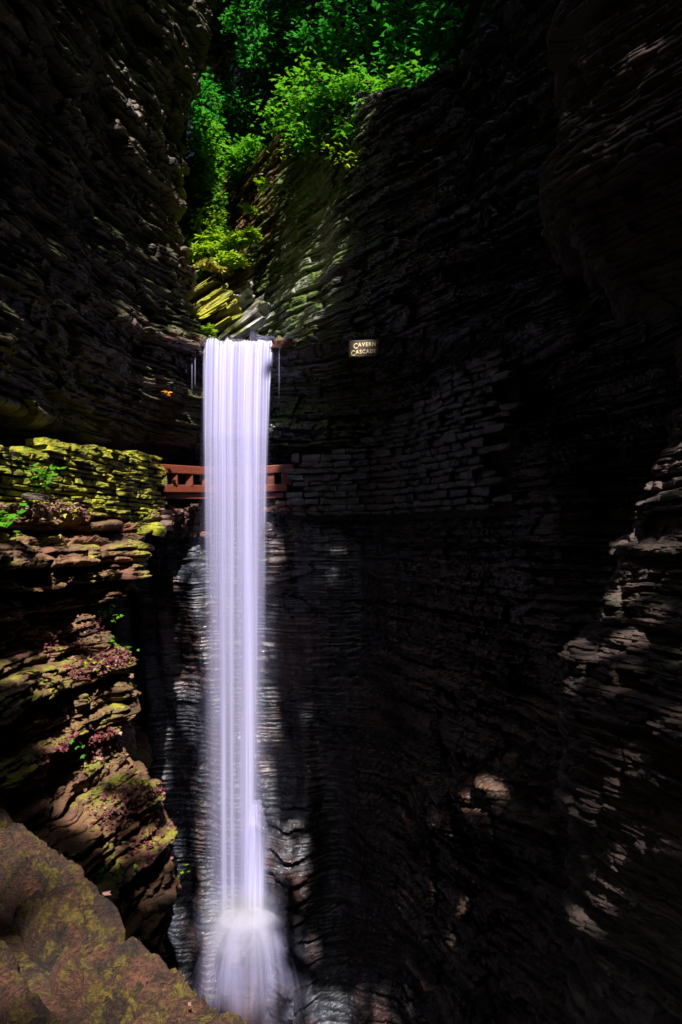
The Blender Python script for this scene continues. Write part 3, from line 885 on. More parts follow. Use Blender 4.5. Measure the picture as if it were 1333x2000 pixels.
def splash(name, c, r0, r1, drop, a0, a1, seed, ph0=-3.6, ph1=0.5, p=1.0):
    nph, nt = 220, 70
    ph = np.linspace(ph0, ph1, nph)[None, :]
    t = np.linspace(0, 1, nt)[:, None]
    rr = r0 * np.clip(t / 0.12, 0, 1) ** 0.5 * (1 + .12 * vnoise(ph * 1.3, 0, seed, seed + 8)) + (r1 * (1 + 0.22 * vnoise(ph * 2.1, 0, seed, seed))) * t ** p
    X = c[0] + rr * np.cos(ph)
    Y = c[1] + rr * np.sin(ph) * 0.75
    Z = c[2] + 0.14 * (1 - np.clip(t / .12, 0, 1) ** 1.5) - drop * t ** 2 + 0 * ph + 0.05 * vnoise(ph * 1.7, 0, seed, 5)
    n1 = vnoise(ph * 6.0, t * 0.8, seed, seed + 3) + 0.6 * vnoise(ph * 17.0, t * 1.2, seed, seed + 4) + .35 * vnoise(ph * 40, t * 1.5, seed, seed + 5)
    A = 0.42 * (a0 * (1 - t) ** 1.3 + a1 * (1 - t ** 2)) * (1 + 0.85 * n1 * np.clip(t * 3, 0, 1)) * np.clip(t / .14 + .2, 0, 1)
    ed = np.clip((ph - ph0) / 0.5, 0, 1) * np.clip((ph1 - ph) / 0.5, 0, 1)
    A = np.clip(A * ed * np.clip((1 - t) / .25, 0, 1), 0, .97)
    V = np.stack([X, Y, Z], -1)
    return mesh_obj(name, V.reshape(-1, 3) - FL, gridfaces(nt, nph), M['water'], fall, smooth=True, attrs={'alpha': A.ravel()})
cs = P(476, 1786, 15.45)
for q, (r0_, r1_, dr_, a_, b_) in enumerate([(.50, .34, 2.9, .40, .16), (.56, .50, 2.8, .34, .16), (.52, .66, 2.75, .28, .15), (.48, .82, 2.65, .22, .13), (.45, 1.0, 2.5, .16, .11), (.4, 1.2, 2.4, .10, .09), (.30, .25, 2.9, .45, .15)]):
    splash('splash', cs + [0.03 * q, .02 * q, -.02 * q], r0_, r1_, dr_, a_, b_, 4 + q, p=.85)

def mist(name, c, rad, dens, label):
    nu, nv = 24, 14
    th = np.linspace(0, 2 * np.pi, nu, endpoint=False); phv = np.linspace(0.02, np.pi - 0.02, nv)
    V = np.stack([np.outer(np.sin(phv), np.cos(th)), np.outer(np.sin(phv), np.sin(th)), np.outer(np.cos(phv), np.ones(nu))], -1).reshape(-1, 3)
    f = [[i * nu + j, (i + 1) * nu + j, (i + 1) * nu + (j + 1) % nu, i * nu + (j + 1) % nu] for i in range(nv - 1) for j in range(nu)]
    t = NT(name)
    tc = t.n('ShaderNodeTexCoord')
    ln = t.n('ShaderNodeVectorMath', _operation='LENGTH')
    t.l(tc.outputs['Object'], ln.inputs[0])
    m = t.n('ShaderNodeMapRange'); m.interpolation_type = 'SMOOTHSTEP'
    m.inputs['From Min'].default_value = 1.0; m.inputs['From Max'].default_value = 0.1
    m.inputs['To Min'].default_value = 0.0; m.inputs['To Max'].default_value = dens
    t.l(ln.outputs['Value'], m.inputs[0])
    vs = t.n('ShaderNodeVolumeScatter')
    vs.inputs['Color'].default_value = (0.60, 0.60, 1.0, 1)
    t.l(m.outputs[0], vs.inputs['Density'])
    t.l(vs.outputs[0], t.out.inputs['Volume'])
    o = mesh_obj(name, V, f, t.m, smooth=True)
    o.location = c; o.scale = rad
    return tag(o, kind='stuff')
mist('spray_mist', P(476, 1800, 15.2), (1.3, 1.0, 1.0), 0.9, '')
mist('spray_mist', P(465, 1300, 15.9), (1.25, 0.9, 8.4), 0.16, '')
# boulder under the splash and wet ledges beside it
def boulder(name, c, s, seed, mat, label, rot=0.0, n=(26, 22, 20), cat='boulder'):
    me = block_mesh(name, seed, mat, n=n, rnd=.4, amp=.16, smooth=False)
    o = bpy.data.objects.new(name, me)
    COL.objects.link(o)
    o.location = c; o.scale = s; o.rotation_euler = (0, 0, rot)
    return tag(o, label, cat)
boulder('boulder', P(474, 1935, 15.6), (1.1, 1.3, 3.0), 71, M['back'], 'dark wet boulder that the foot of the waterfall bursts over')
boulder('boulder', P(1003, 1482, 11.6), (.22, .22, .20), 73, M['column'], 'small yellowish rock lodged on the right hand cliff', .5, n=(10, 8, 8), cat='rock')

# slabs on the terrace under the mossy wall
slabs = [(258, 1028, 14.2, 1.3, .9, .16, 'long green topped slab below the right end of the mossy wall', M['stone_l']),
         (188, 1022, 12.6, 1.0, .7, .17, 'broad tan slab under the middle of the mossy wall', M['column']),
         (296, 1036, 14.4, .55, .6, .18, 'bright mossy slab at the corner of the terrace nearest the waterfall', M['stone_l']),
         (70, 970, 9.8, .42, .3, .07, 'pale pinkish flat stone lying on leaf litter at far left', M['spur']),
         (158, 1012, 11.7, .30, .3, .10, 'small rounded tan stone at the foot of the mossy wall', M['column'])]
for i, (a, b, d, L, Wd, H, lab, mt) in enumerate(slabs):
    me = block_mesh('flat_rock', 300 + i, mt, n=(14, 10, 5), rnd=.2, amp=.10, smooth=False)
    o = bpy.data.objects.new('flat_rock', me); COL.objects.link(o)
    o.location = P(a, b, d); o.scale = (Wd, L, H); o.rotation_euler = (0.10, 0.12, -0.12 + .1 * i)
    tag(o, lab, 'flat rock', 'flat rocks on the terrace')
lip_meshes = {m_: [block_mesh('flat_rock', 360 + i, M[m_], n=(18, 12, 3), rnd=.12, amp=.20, smooth=False) for i in range(4)] for m_ in ('stone_l', 'crest', 'column', 'rubble')}
def lip_rock(a, b, d, L, Wd, H, lab, mt, ro, k, grp='flat rocks around the lip'):
    o = bpy.data.objects.new('flat_rock', lip_meshes[mt][k % 4]); COL.objects.link(o)
    o.location = P(a, b, d); o.scale = (L, Wd, H); o.rotation_euler = (0.10, ro, rng.uniform(-.5, .5))
    tag(o, lab, 'flat rock', grp)
lip_rock(559, 673, 15.95, .5, .55, .2, 'wet reddish slab at the right end of the waterfall lip', 'rubble', .05, 0)
lip_rock(378, 668, 15.9, .5, .6, .16, 'wet reddish slab at the left end of the waterfall lip', 'rubble', .12, 1)
k = 0
for (a, b, d, n_, mt, lab) in ((403, 618, 16.9, 5, 'stone_l', 'yellow mossed layered ledge touching the dark left cliff above the lip'), (432, 638, 17.0, 4, 'stone_l', 'mossy layered ledge directly above the left half of the lip'),
                          (410, 580, 17.4, 4, 'stone_l', 'mossy layered ledge just under the hanging ferns'), (476, 648, 16.8, 4, 'crest', 'pale washed layered ledge above the right half of the lip'),
                          (450, 606, 17.4, 5, 'crest', 'pale grey layered ledge between the mossy ledges and the cliff'), (440, 570, 17.8, 4, 'column', 'tan layered ledge highest above the lip, beside the ferns')):
    root = empty('rock_ledge', P(a, b, d)); tag(root, lab, 'rock ledge', 'layered ledges above the lip')
    for q in range(n_):
        k += 1
        o = bpy.data.objects.new('layer', lip_meshes[mt][k % 4]); COL.objects.link(o); o.parent = root
        o.location = Vector(P(a + rng.uniform(-10, 14) + q * 4, b - q * 9 + rng.uniform(-3, 3), d + .10 * q)) - root.location
        o.scale = (rng.uniform(.7, 1.25), rng.uniform(.6, 1.0), rng.uniform(.07, .13)); o.rotation_euler = (0.10, rng.uniform(-.65, -.35), rng.uniform(-.5, .5))
chips = [(243, 1108, .30, .25, 'tilted pale flake of rock on top of the little heap'), (250, 1128, .42, -.35, 'longest grey flake of rock in the little heap'), (232, 1140, .34, .1, 'lowest grey flake of rock in the little heap'),
         (258, 1146, .26, .6, 'short flake of rock jutting right from the little heap'), (226, 1118, .22, -.2, 'small flake at the left of the little heap')]
for i, (a, b, L, ro, lab) in enumerate(chips):
    me = block_mesh('rock_flake', 330 + i, M['spur'], n=(8, 6, 3), rnd=.12, amp=.14, smooth=False)
    o = bpy.data.objects.new('rock_flake', me); COL.objects.link(o)
    o.location = P(a, b, 11.75); o.scale = (L, .22, .07); o.rotation_euler = (.25, ro, .2 * i)
    tag(o, lab, 'rock flake', 'loose flakes on the buttress')

# ---------------------------------------------------------------- foliage
LEAF = np.array([(0, 0, 0), (.28, .10, .03), (.52, .42, -.04), (.22, .50, .03), (0, 1.0, -.06), (-.22, .50, .03), (-.52, .42, -.04), (-.28, .10, .03)])
LEAFN = np.array([(0, 0, 0), (.10, .3, .02), (.08, .7, 0), (0, 1, -.05), (-.08, .7, 0), (-.10, .3, .02)])
def leaves_mesh(name, pos, size, mat, parent=None, up=0.75, shape=LEAF, spread=1.0, dirs=None):
    n = len(pos)
    nrm = rng.normal(size=(n, 3)) * 0.55
    nrm[:, 2] = np.abs(nrm[:, 2]) + up
    nrm[:, 1] -= 0.35
    nrm /= np.linalg.norm(nrm, axis=1, keepdims=True)
    a = rng.normal(size=(n, 3)) if dirs is None else dirs + rng.normal(size=(n, 3)) * .35
    a -= (a * nrm).sum(1, keepdims=True) * nrm
    a /= np.linalg.norm(a, axis=1, keepdims=True) + 1e-9
    b = np.cross(nrm, a)
    s = (size * rng.uniform(.6, 1.3, n))[:, None, None]
    L = shape[None] * s
    V = pos[:, None, :] + L[..., 0:1] * b[:, None] + L[..., 1:2] * a[:, None] + L[..., 2:3] * nrm[:, None]
    k = len(shape)
    fc = np.arange(n * k).reshape(n, k)
    rv = np.repeat(rng.uniform(0, 1, n), k)
    return mesh_obj(name, V.reshape(-1, 3), fc, mat, parent, attrs={'rnd': rv})

def tube(name, pts, r0, r1, mat, parent=None, ns=7):
    pts = np.array(pts, float)
    n = len(pts)
    T = np.gradient(pts, axis=0); T /= np.linalg.norm(T, axis=1, keepdims=True)
    ref = np.array([0.3, 1, .2]); A = np.cross(T, ref); A /= np.linalg.norm(A, axis=1, keepdims=True)
    B = np.cross(T, A)
    rr = np.linspace(r0, r1, n)[:, None, None]
    th = np.linspace(0, 2 * np.pi, ns, endpoint=False)
    V = pts[:, None] + rr * (np.cos(th)[None, :, None] * A[:, None] + np.sin(th)[None, :, None] * B[:, None])
    f = []
    for i in range(n - 1):
        for j in range(ns):
            f.append([i * ns + j, i * ns + (j + 1) % ns, (i + 1) * ns + (j + 1) % ns, (i + 1) * ns + j])
    return mesh_obj(name, V.reshape(-1, 3), f, mat, parent, smooth=True)

def sprays(clusters, per=26, sr=0.42, flat=0.14, droop=0.15):
    """clusters: (centre, radii, number of sprays) -> leaf positions in flat layered sprays"""
    out = []
    for c, rad, n in clusters:
        c = np.array(c); rad = np.array(rad)
        q = rng.normal(size=(n, 3)); q /= np.linalg.norm(q, axis=1, keepdims=True)
        q *= rng.uniform(0.25, 1, (n, 1)) ** 0.5
        for p in c + q * rad:
            m = max(4, int(per * rng.uniform(.5, 1.4)))
            ang = rng.uniform(0, 6.283, m); rr = sr * rng.uniform(.4, 1.3) * np.sqrt(rng.uniform(0, 1, m))
            out.append(p + np.stack([rr * np.cos(ang), rr * np.sin(ang), -droop * rr + flat * rng.normal(size=m)], -1))
    return np.concatenate(out)

def tree(name, label, base, clusters, size, mat, per=26, sr=0.42, trunk_r=0.12, shape=LEAF, group=None, droop=.15, cat='tree', extra=None, up=.75):
    root = empty(name, base)
    tag(root, label, cat, group)
    B = np.array(base)
    pos = sprays(clusters, per, sr, droop=droop) - B
    leaves_mesh('crown', pos, size, mat, root, shape=shape, up=up)
    cs_ = [np.array(c[0]) - B for c in clusters]
    top = cs_[0]
    mid = top * 0.5 + np.array([rng.uniform(-.2, .2), rng.uniform(-.2, .2), 0.2])
    t = np.linspace(0, 1, 8)[:, None]
    pth = (1 - t) ** 2 * np.zeros(3) + 2 * (1 - t) * t * mid + t ** 2 * top
    tube('trunk', pth, trunk_r, trunk_r * .35, M['bark'], root)
    for c in cs_[1:]:
        s0 = pth[min(6, 2 + int(rng.integers(0, 5)))]
        md = (s0 + c) / 2 + np.array([0, 0, .25])
        tt = np.linspace(0, 1, 6)[:, None]
        tube('branch', (1 - tt) ** 2 * s0 + 2 * (1 - tt) * tt * md + tt ** 2 * c, trunk_r * .35, .012, M['bark'], root, 5)
    return root

bpy.context.view_layer.update()
ROCKS = {k: bpy.data.objects[k] for k in ('cliff', 'cliff_left', 'buttress', 'spur', 'overhang')}
def hit(px, py, names=('cliff', 'cliff_left', 'buttress')):
    d = Vector(P(px, py, 1.0)).normalized()
    best = None
    for k in names:
        ok, loc, nrm, _ = ROCKS[k].ray_cast((0, 0, 0), d, distance=60)
        if ok and (best is None or loc.length < best[0].length): best = (loc, nrm)
    if best is None: return None, None
    n = best[1] if best[1].dot(d) < 0 else -best[1]
    return np.array(best[0]), np.array(n)
# hemlock filling the left of the gap
def hemlock(label, px, ybase, ytop, d, w, seed):
    base = P(px, ybase, d); tp = P(px + 6, ytop, d)
    root = empty('hemlock_tree', base); tag(root, label, 'tree', 'trees in the gap above the waterfall')
    H = tp[2] - base[2]
    tube('trunk', np.linspace((0, 0, 0), (tp - base), 6), .14, .03, M['bark'], root)
    pos = []; dr = []
    for i in range(150):
        f = rng.uniform(0.0, 1) ; rad = w * (1.05 - f * .75) * rng.uniform(.6, 1)
        ang = rng.uniform(0, 6.283)
        m = 46
        t = rng.uniform(.1, 1, m)
        side = rng.normal(size=m) * .16 * t
        x = t * rad * math.cos(ang) - side * math.sin(ang); y = t * rad * math.sin(ang) + side * math.cos(ang)
        z = f * H - .32 * (t ** 2) * rad + rng.normal(size=m) * .03
        pos.append(np.stack([x + (tp - base)[0] * f, y, z], -1))
        dr.append(np.tile([math.cos(ang), math.sin(ang), -.4], (m, 1)))
    leaves_mesh('crown', np.concatenate(pos), .19, M['needle'], root, shape=LEAFN * [1.8, 1, 1], dirs=np.concatenate(dr), up=.5)
hemlock('feathery hemlock hugging the dark cliff edge at the left of the gap', 394, 545, 190, 19.8, .85, 1)
hemlock('yellow green hemlock low in the gap just above the fern ledge', 404, 560, 370, 18.4, .6, 2)
hemlock('shadowed hemlock rising highest at the left of the gap', 430, 420, 20, 27, 1.1, 3)

tree('broadleaf_tree', 'bright green broadleaf tree with rounded crown in the middle of the gap', P(440, 420, 25),
     [(P(450, 200, 24.5), (1.0, .8, .7), 26), (P(420, 250, 24.5), (.8, .8, .9), 22), (P(490, 240, 24.5), (.7, .7, .6), 16), (P(405, 180, 25), (.6, .7, .7), 14), (P(505, 262, 24), (.5, .5, .3), 8)],
     .17, M['leaf_deep'], group='trees in the gap above the waterfall', sr=.5)
tree('broadleaf_tree', 'lime green young tree below the rounded crown in the gap', P(455, 352, 22),
     [(P(478, 306, 21.5), (.75, .6, .35), 20), (P(450, 322, 21.5), (.5, .5, .25), 10), (P(500, 295, 21), (.35, .4, .2), 7)],
     .15, M['leaf_maple'], group='trees in the gap above the waterfall', sr=.4, trunk_r=.07)
tree('maple_tree', 'overhanging maple with sunlit sprays above the striped rock at right of the gap', P(600, 180, 17.5),
     [(P(600, 160, 16.2), (.8, .6, .35), 16), (P(560, 205, 16), (.55, .5, .3), 10), (P(640, 215, 15.6), (.75, .5, .35), 18), (P(700, 200, 15), (.7, .5, .4), 18),
      (P(590, 255, 15.6), (.35, .3, .2), 8), (P(748, 205, 14.4), (.5, .4, .3), 16), (P(800, 175, 13.9), (.45, .4, .25), 12), (P(660, 170, 15.2), (.6, .4, .3), 16), (P(690, 255, 14.6), (.35, .3, .15), 7), (P(530, 235, 16.4), (.3, .3, .12), 4)],
     .15, M['leaf_maple'], sr=.38, per=26, group='trees along the rim')
tree('maple_tree', 'dark leafed maple high on the rim at top centre right', P(760, 150, 17),
     [(P(720, 60, 15.5), (1.2, .9, .6), 34), (P(640, 80, 16.5), (.9, .8, .5), 22), (P(810, 100, 14.6), (.9, .8, .55), 26), (P(780, 10, 15), (1.1, .8, .5), 26), (P(860, 60, 14), (.6, .6, .5), 14), (P(840, 155, 13.8), (.35, .3, .2), 7)],
     .135, M['leaf_deep'], sr=.42, per=24, group='trees along the rim')
tree('maple_tree', 'shaded slender tree at the very top of the gap', P(470, 100, 27),
     [(P(500, 130, 26), (1.0, .8, .25), 10), (P(560, 90, 25), (.9, .8, .3), 12), (P(450, 30, 27), (.9, .8, .6), 14)],
     .17, M['leaf_deep'], sr=.5, group='trees along the rim')
for px, py, d, w_, h_, mt, lab in ((398, 300, 19.0, .55, .9, 'leaf_maple', 'tall narrow green shrub pressed against the dark left cliff edge'), (396, 385, 18.6, .45, .6, 'leaf_maple', 'green shrub midway down the left side of the gap'),
                                   (400, 440, 18.2, .5, .45, 'leaf_lime', 'lime shrub just above the hanging ferns'), (392, 205, 19.4, .5, .7, 'leaf_deep', 'dark green shrub at the upper left corner of the gap')):
    tree('leafy_shrub', lab, P(px, py + 60, d + .3), [(P(px, py, d), (w_, .5, h_), 26), (P(px + 12, py + 30, d), (w_ * .7, .4, h_ * .5), 10)], .13, M[mt], sr=.3, per=22, trunk_r=.04, group='shrubs in the gap', cat='shrub')
tree('broadleaf_tree', 'dim broadleaf tree standing behind the rim at the top of the gap', P(530, 190, 23.5),
     [(P(520, 120, 22.5), (1.0, .8, .8), 26), (P(560, 60, 22), (1.0, .8, .9), 26), (P(500, 40, 23), (1.0, .8, .9), 24), (P(540, 5, 22), (1.2, .8, .6), 20)], .16, M['leaf_deep'], sr=.5, group='trees along the rim')
def sprig(label, c, n, size, mat, rad, name='leafy_sprig', cat='plant', stem=None, up=.75, group=None, dirs=None):
    root = empty(name, c); tag(root, label, cat, group)
    q = rng.normal(size=(n, 3)) * rad
    leaves_mesh('foliage', q, size, mat, root, up=up)
    if stem is not None: tube('stem', [np.array(stem), np.array(stem) * .5 + [0, 0, .02], (0, 0, 0)], .012, .006, M['bark'], root, 5)
sprig('dangling lime sprig hanging lowest over the dark wall', P(680, 302, 14.2), 46, .11, M['leaf_lime'], (.26, .12, .13), stem=(.2, .3, .35))
sprig('small yellow green sprig beside the striped rock rim', P(558, 300, 16), 26, .10, M['leaf_lime'], (.2, .1, .1), stem=(-.1, .2, -.1))
# ferns at the crest
def fern(label, c, n, L, mat, group='ferns above the lip'):
    root = empty('fern', c); tag(root, label, 'fern', group)
    pos = []; dr = []
    for i in range(n):
        a = rng.uniform(0, 6.283); el = rng.uniform(.3, 1.1); l = L * rng.uniform(.6, 1.2)
        t = np.linspace(.1, 1, 16)
        x = l * t * math.cos(a) * math.cos(el); y = l * t * math.sin(a) * math.cos(el); z = l * (t * math.sin(el) - .45 * t * t)
        for sgn in (-1, 1):
            pos.append(np.stack([x, y, z], -1))
            d = np.array([-math.sin(a) * sgn + .4 * math.cos(a), math.cos(a) * sgn + .4 * math.sin(a), -.1])
            dr.append(np.tile(d, (16, 1)))
    leaves_mesh('frond', np.concatenate(pos), L * .34, mat, root, shape=LEAFN * [1.6, 1, 1], dirs=np.concatenate(dr), up=.8)
for px, py, d, n, L, mt, lab in [(402, 505, 17.6, 22, .55, 'leaf_lime', 'bright fern clump at the lowest left of the sunlit gap'), (432, 498, 17.4, 20, .5, 'leaf_lime', 'lime fern clump spilling over the ledge left of the grey streaked rock'),
                                 (468, 482, 17.2, 18, .5, 'leaf_lime', 'yellow green fern clump farthest right above the lip'), (436, 462, 18.2, 12, .4, 'leaf_maple', 'small green fern tucked under the striped rock'),
                                 (392, 455, 19, 18, .6, 'leaf_maple', 'mid green fern against the dark left cliff edge'), (400, 468, 18.5, 14, .5, 'leaf_lime', 'lime fern halfway down the left side of the gap'),
                                 (375, 430, 20, 16, .6, 'leaf_maple', 'green fern highest against the left cliff edge'), (415, 528, 16.8, 14, .4, 'grassy', 'straw coloured fern drooping under the ledge'),
                                 (450, 520, 17.0, 18, .5, 'leaf_lime', 'yellow fern hanging over the lowest ledge of the gap'), (486, 470, 17.2, 16, .45, 'leaf_lime', 'lime fern reaching towards the grey streaked rock'),
                                 (418, 478, 18.0, 18, .55, 'leaf_lime', 'dense lime fern in the middle of the fern ledge'), (405, 648, 16.2, 10, .3, 'leaf_lime', 'low green tuft at the left end of the waterfall lip'),
                                 (512, 366, 17.2, 9, .3, 'leaf_lime', 'tiny fern high on the striped rock'), (484, 415, 17.8, 9, .3, 'leaf_lime', 'tiny fern halfway up the striped rock'),
                                 (384, 490, 18, 14, .5, 'leaf_maple', 'green fern squeezed in the corner below the hemlocks')]:
    hp, hn = hit(px, py, ('cliff', 'cliff_left'))
    if hp is None or abs(hp[1] - d) > 3.0: hp = P(px, py, d)
    fern(lab, hp - np.array([0, .06, 0]), n, L, M[mt])
# plants of the buttress
for px, py, d, n, s, mt, lab in [(92, 928, 9.9, 30, .10, 'leaf_maple', 'bright green leafy plant rooted in the yellow wall'), (86, 952, 9.7, 22, .09, 'leaf_maple', 'lower green plant at the foot of the yellow wall'),
                                 (4, 1016, 7.2, 34, .10, 'leaf_maple', 'broad leaved green plant cut by the left edge of the picture'),
                                 (203, 1196, 11.3, 12, .10, 'leaf_maple', 'green sprig on the column shoulder'), (222, 1207, 11.3, 9, .10, 'leaf_maple', 'green sprig jutting right from the column shoulder'),
                                 (218, 1266, 11.3, 10, .08, 'leaf_maple', 'small green sprig above the first leaf covered ledge'), (240, 1275, 11.3, 9, .08, 'leaf_maple', 'small green sprig at the right end of the first leaf covered ledge'),
                                 (178, 1297, 10.6, 14, .08, 'leaf_lime', 'lime sprig among the purple leaves of the first ledge'), (150, 1441, 9.9, 9, .08, 'leaf_maple', 'green sprig on the middle purple ledge'),
                                 (272, 1534, 10.6, 9, .07, 'leaf_lime', 'lime sprig beside the orange leaf'), (214, 1716, 9.3, 16, .07, 'leaf_maple', 'green sprig in the dark hollow above the parapet'),
                                 (235, 1697, 9.5, 12, .06, 'leaf_lime', 'pale green sprig near the hollow above the parapet'), (340, 1696, 10.3, 9, .07, 'leaf_lime', 'tiny sprig on the outermost low ledge'),
                                 (842, 987, 14, 12, .09, 'leaf_maple', 'lone green sprig at the foot of the dark stepped wall')]:
    hp, hn = hit(px, py)
    if hp is None or abs(hp[1] - d) > 1.6: hp = P(px, py, d); hn = np.zeros(3)
    sprig(lab, hp + hn * .08 - np.array([0, .05, -.02]), n, s, M[mt], (.11, .08, .07), stem=(0, .14, -.12), group='sprigs on the rocks')
sprig('single bright orange fallen leaf on the low ledge', P(253, 1547, 10.5), 4, .12, M['orange'], (.03, .02, .02), name='fallen_leaf', cat='leaf')
sprig('amber leaf stuck to the left cliff near the waterfall', P(332, 768, 14.7), 3, .12, M['orange'], (.03, .02, .02), name='fallen_leaf', cat='leaf')
sprig('reddish leaf lying on the parapet beside the crack', P(192, 1748, 1.87), 1, .026, M['litter'], (.01, .01, .003), name='fallen_leaf', cat='leaf', up=3)
sprig('pink fallen leaf on the mossy end of the parapet', P(372, 1964, 1.44), 1, .018, M['litter'], (.006, .006, .003), name='fallen_leaf', cat='leaf', up=3)

# leaf litter in drifts on the ledges
def drift(name, blobs, size, mat, up=1.0, nzmin=-0.1, names=('buttress', 'cliff', 'cliff_left')):
    """blobs: (px, py, sx, sy, n) patches in which leaves are dropped onto the rock they fall on"""
    pos = []
    for px, py, sx, sy, n in blobs:
        for _ in range(n):
            h, nn = hit(px + rng.normal() * sx, py + rng.normal() * sy, names)
            if h is None or nn[2] < nzmin: continue
            pos.append(h + nn * rng.uniform(.005, .05) + np.array([0, 0, .01]))
    o = leaves_mesh(name, np.array(pos), size, mat, None, up=up)
    tag(o, kind='stuff')
    return o
drift('leaf_litter', [(40, 985, 35, 14, 500), (110, 992, 35, 12, 400), (170, 1004, 25, 10, 250), (60, 1010, 40, 12, 250), (380, 1020, 25, 20, 120), (120, 1128, 40, 6, 150)], .07, M['litter'], nzmin=0.05)
drift('purple_leaf_litter', [(205, 1292, 30, 12, 260), (235, 1285, 18, 10, 110), (165, 1318, 22, 9, 90)], .058, M['ivy'], .7)
drift('purple_leaf_litter', [(120, 1480, 22, 14, 260), (165, 1460, 24, 12, 300), (200, 1445, 14, 8, 140)], .058, M['ivy'], .7)
drift('purple_leaf_litter', [(240, 1558, 34, 11, 170), (290, 1545, 18, 8, 80), (270, 1625, 34, 24, 150), (300, 1660, 24, 20, 90), (220, 1600, 26, 14, 80)], .05, M['ivy'], .7)
drift('purple_leaf_litter', [(192, 1225, 10, 8, 60), (150, 1270, 9, 6, 50), (100, 1260, 12, 5, 40)], .06, M['ivy'], .7)
drift('brown_leaf_litter', [(215, 1290, 36, 14, 160), (170, 1465, 36, 16, 160), (260, 1570, 40, 30, 200), (150, 1240, 30, 20, 80)], .055, M['litter'], .8)
drift('moss_tufts', [(300, 945, 24, 22, 350), (285, 985, 24, 16, 300), (240, 1010, 30, 10, 150), (400, 640, 22, 8, 200), (450, 650, 40, 8, 150), (470, 520, 30, 12, 200), (430, 560, 20, 14, 120)], .045, M['leaf_lime'], .7)
drift('dry_grass', [(405, 540, 14, 10, 160), (440, 520, 18, 8, 120), (133, 1015, 8, 14, 80)], .10, M['grassy'], .3)
# rubble lying on the ledge under the railing
rub_v = []; rub_f = []; base = 0
bm_ = [block_mesh('rubble_piece', 500 + k, None, n=(4, 3, 3), rnd=.15, amp=.2, smooth=False) for k in range(5)]
for i in range(260):
    px, py = (rng.uniform(318, 405), rng.uniform(976, 1050)) if i < 150 else (rng.uniform(525, 650), rng.uniform(965, 1000))
    h, nn = hit(px, py)
    if h is None or h[1] > 18: continue
    me = bm_[int(rng.integers(0, 5))]
    v = np.array([x.co[:] for x in me.vertices]) * rng.uniform(.10, .30) * np.array([1.2, 1, .45])
    a = rng.uniform(0, 6.28); c_, s_ = math.cos(a), math.sin(a)
    v = np.stack([v[:, 0] * c_ - v[:, 1] * s_, v[:, 0] * s_ + v[:, 1] * c_, v[:, 2]], -1) + h + nn * .03
    f = np.array([p.vertices[:] for p in me.polygons])
    rub_v.append(v); rub_f.append(f + base); base += len(v)
o = mesh_obj('rubble', np.concatenate(rub_v), np.concatenate(rub_f), M['rubble'])
tag(o, kind='stuff')

# ---------------------------------------------------------------- unseen leaf screen added overhead to block sun, gaps fitted to the lit areas
def czy(y): return 22 + 0.25 * np.maximum(y, 0)
L_ = np.array(SUN)
tx, ty, tr, tw = [], [], [], []
def target(px, py, d, rad, w=1.0):
    if w <= 1 and not (340 < px < 900 and py < 345) and py < 1990 and d > 4 and not (700 < px < 720 and py < 700):
        h_, _n = hit(px, py, ('cliff', 'cliff_left', 'buttress', 'spur', 'overhang'))
        if h_ is not None and abs(h_[1] - d) < 3.2: d = h_[1]
    p = P(px, py, d)
    t = 0
    for _ in range(30):
        y = p[1] + t * L_[1]
        t = (float(czy(y)) - p[2]) / L_[2]
    q = p + t * L_
    tx.append(q[0]); ty.append(q[1]); tr.append(rad); tw.append(w)
for y in range(640, 2000, 25):
    w_ = 1.6
    for x in (430, 464, 497): target(x, y, 15.8, .37, w_)      # the fall
for y, xs, d in ((170, (400, 440, 480), 24), (220, (390, 440, 490), 24), (280, (380, 430, 490), 23), (330, (380, 430, 480, 510), 21.5), (390, (375, 420, 470, 510), 20), (450, (380, 420, 470, 510), 18.5), (500, (390, 430, 480, 540), 17.5)):
    for x in xs: target(x, y, d, .60, 1.0 if y > 240 else .5)
for x, y, d, w in ((560, 205, 16, 1), (600, 240, 15.8, 1), (640, 225, 15.5, 1), (690, 230, 15, 1), (740, 215, 14.4, .9), (800, 180, 13.9, .6), (660, 160, 15.2, .6), (720, 160, 15, .5), (840, 150, 13.8, .4), (620, 110, 16, .22), (700, 90, 15.5, .2), (690, 265, 14.4, .8), (680, 302, 14.2, .9), (600, 170, 16, .5), (570, 290, 16, .9), (590, 330, 16, .4)):
    target(x, y, d, .5, w)
for x, y, d in ((398, 270, 19), (400, 320, 19), (398, 380, 18.6), (400, 440, 18.2), (425, 260, 20), (430, 320, 20), (395, 215, 19.4)): target(x, y, d, .45, 1.01)
for x, y in ((390, 590), (420, 590), (450, 590), (400, 630), (440, 630), (480, 630), (410, 550), (440, 550), (560, 672)): target(x, y, 16.9, .5, 1.01)
for x, y, d, w in ((400, 560, 17, .9), (440, 560, 16.8, .8), (500, 540, 16.8, .9), (540, 500, 16.7, 1), (580, 480, 16.1, .9), (600, 540, 15.8, .9), (570, 560, 16.2, .7), (560, 600, 16.1, .6), (420, 620, 16.5, .9), (470, 620, 16.4, .9),
                   (520, 640, 16.2, .9), (560, 665, 15.9, .9), (640, 500, 15.3, .35), (630, 560, 15.3, .35), (480, 590, 16.6, .6)):
    target(x, y, d, .42, w)
for x, d in ((-40, 8.9), (20, 9.6), (70, 10.3), (120, 11.2), (170, 12.2), (220, 13.3), (265, 14.4), (300, 15.4)):
    for y in (880, 920, 960, 1000, 1030): target(x, y, d, .42, .45 if x < 10 else 1)
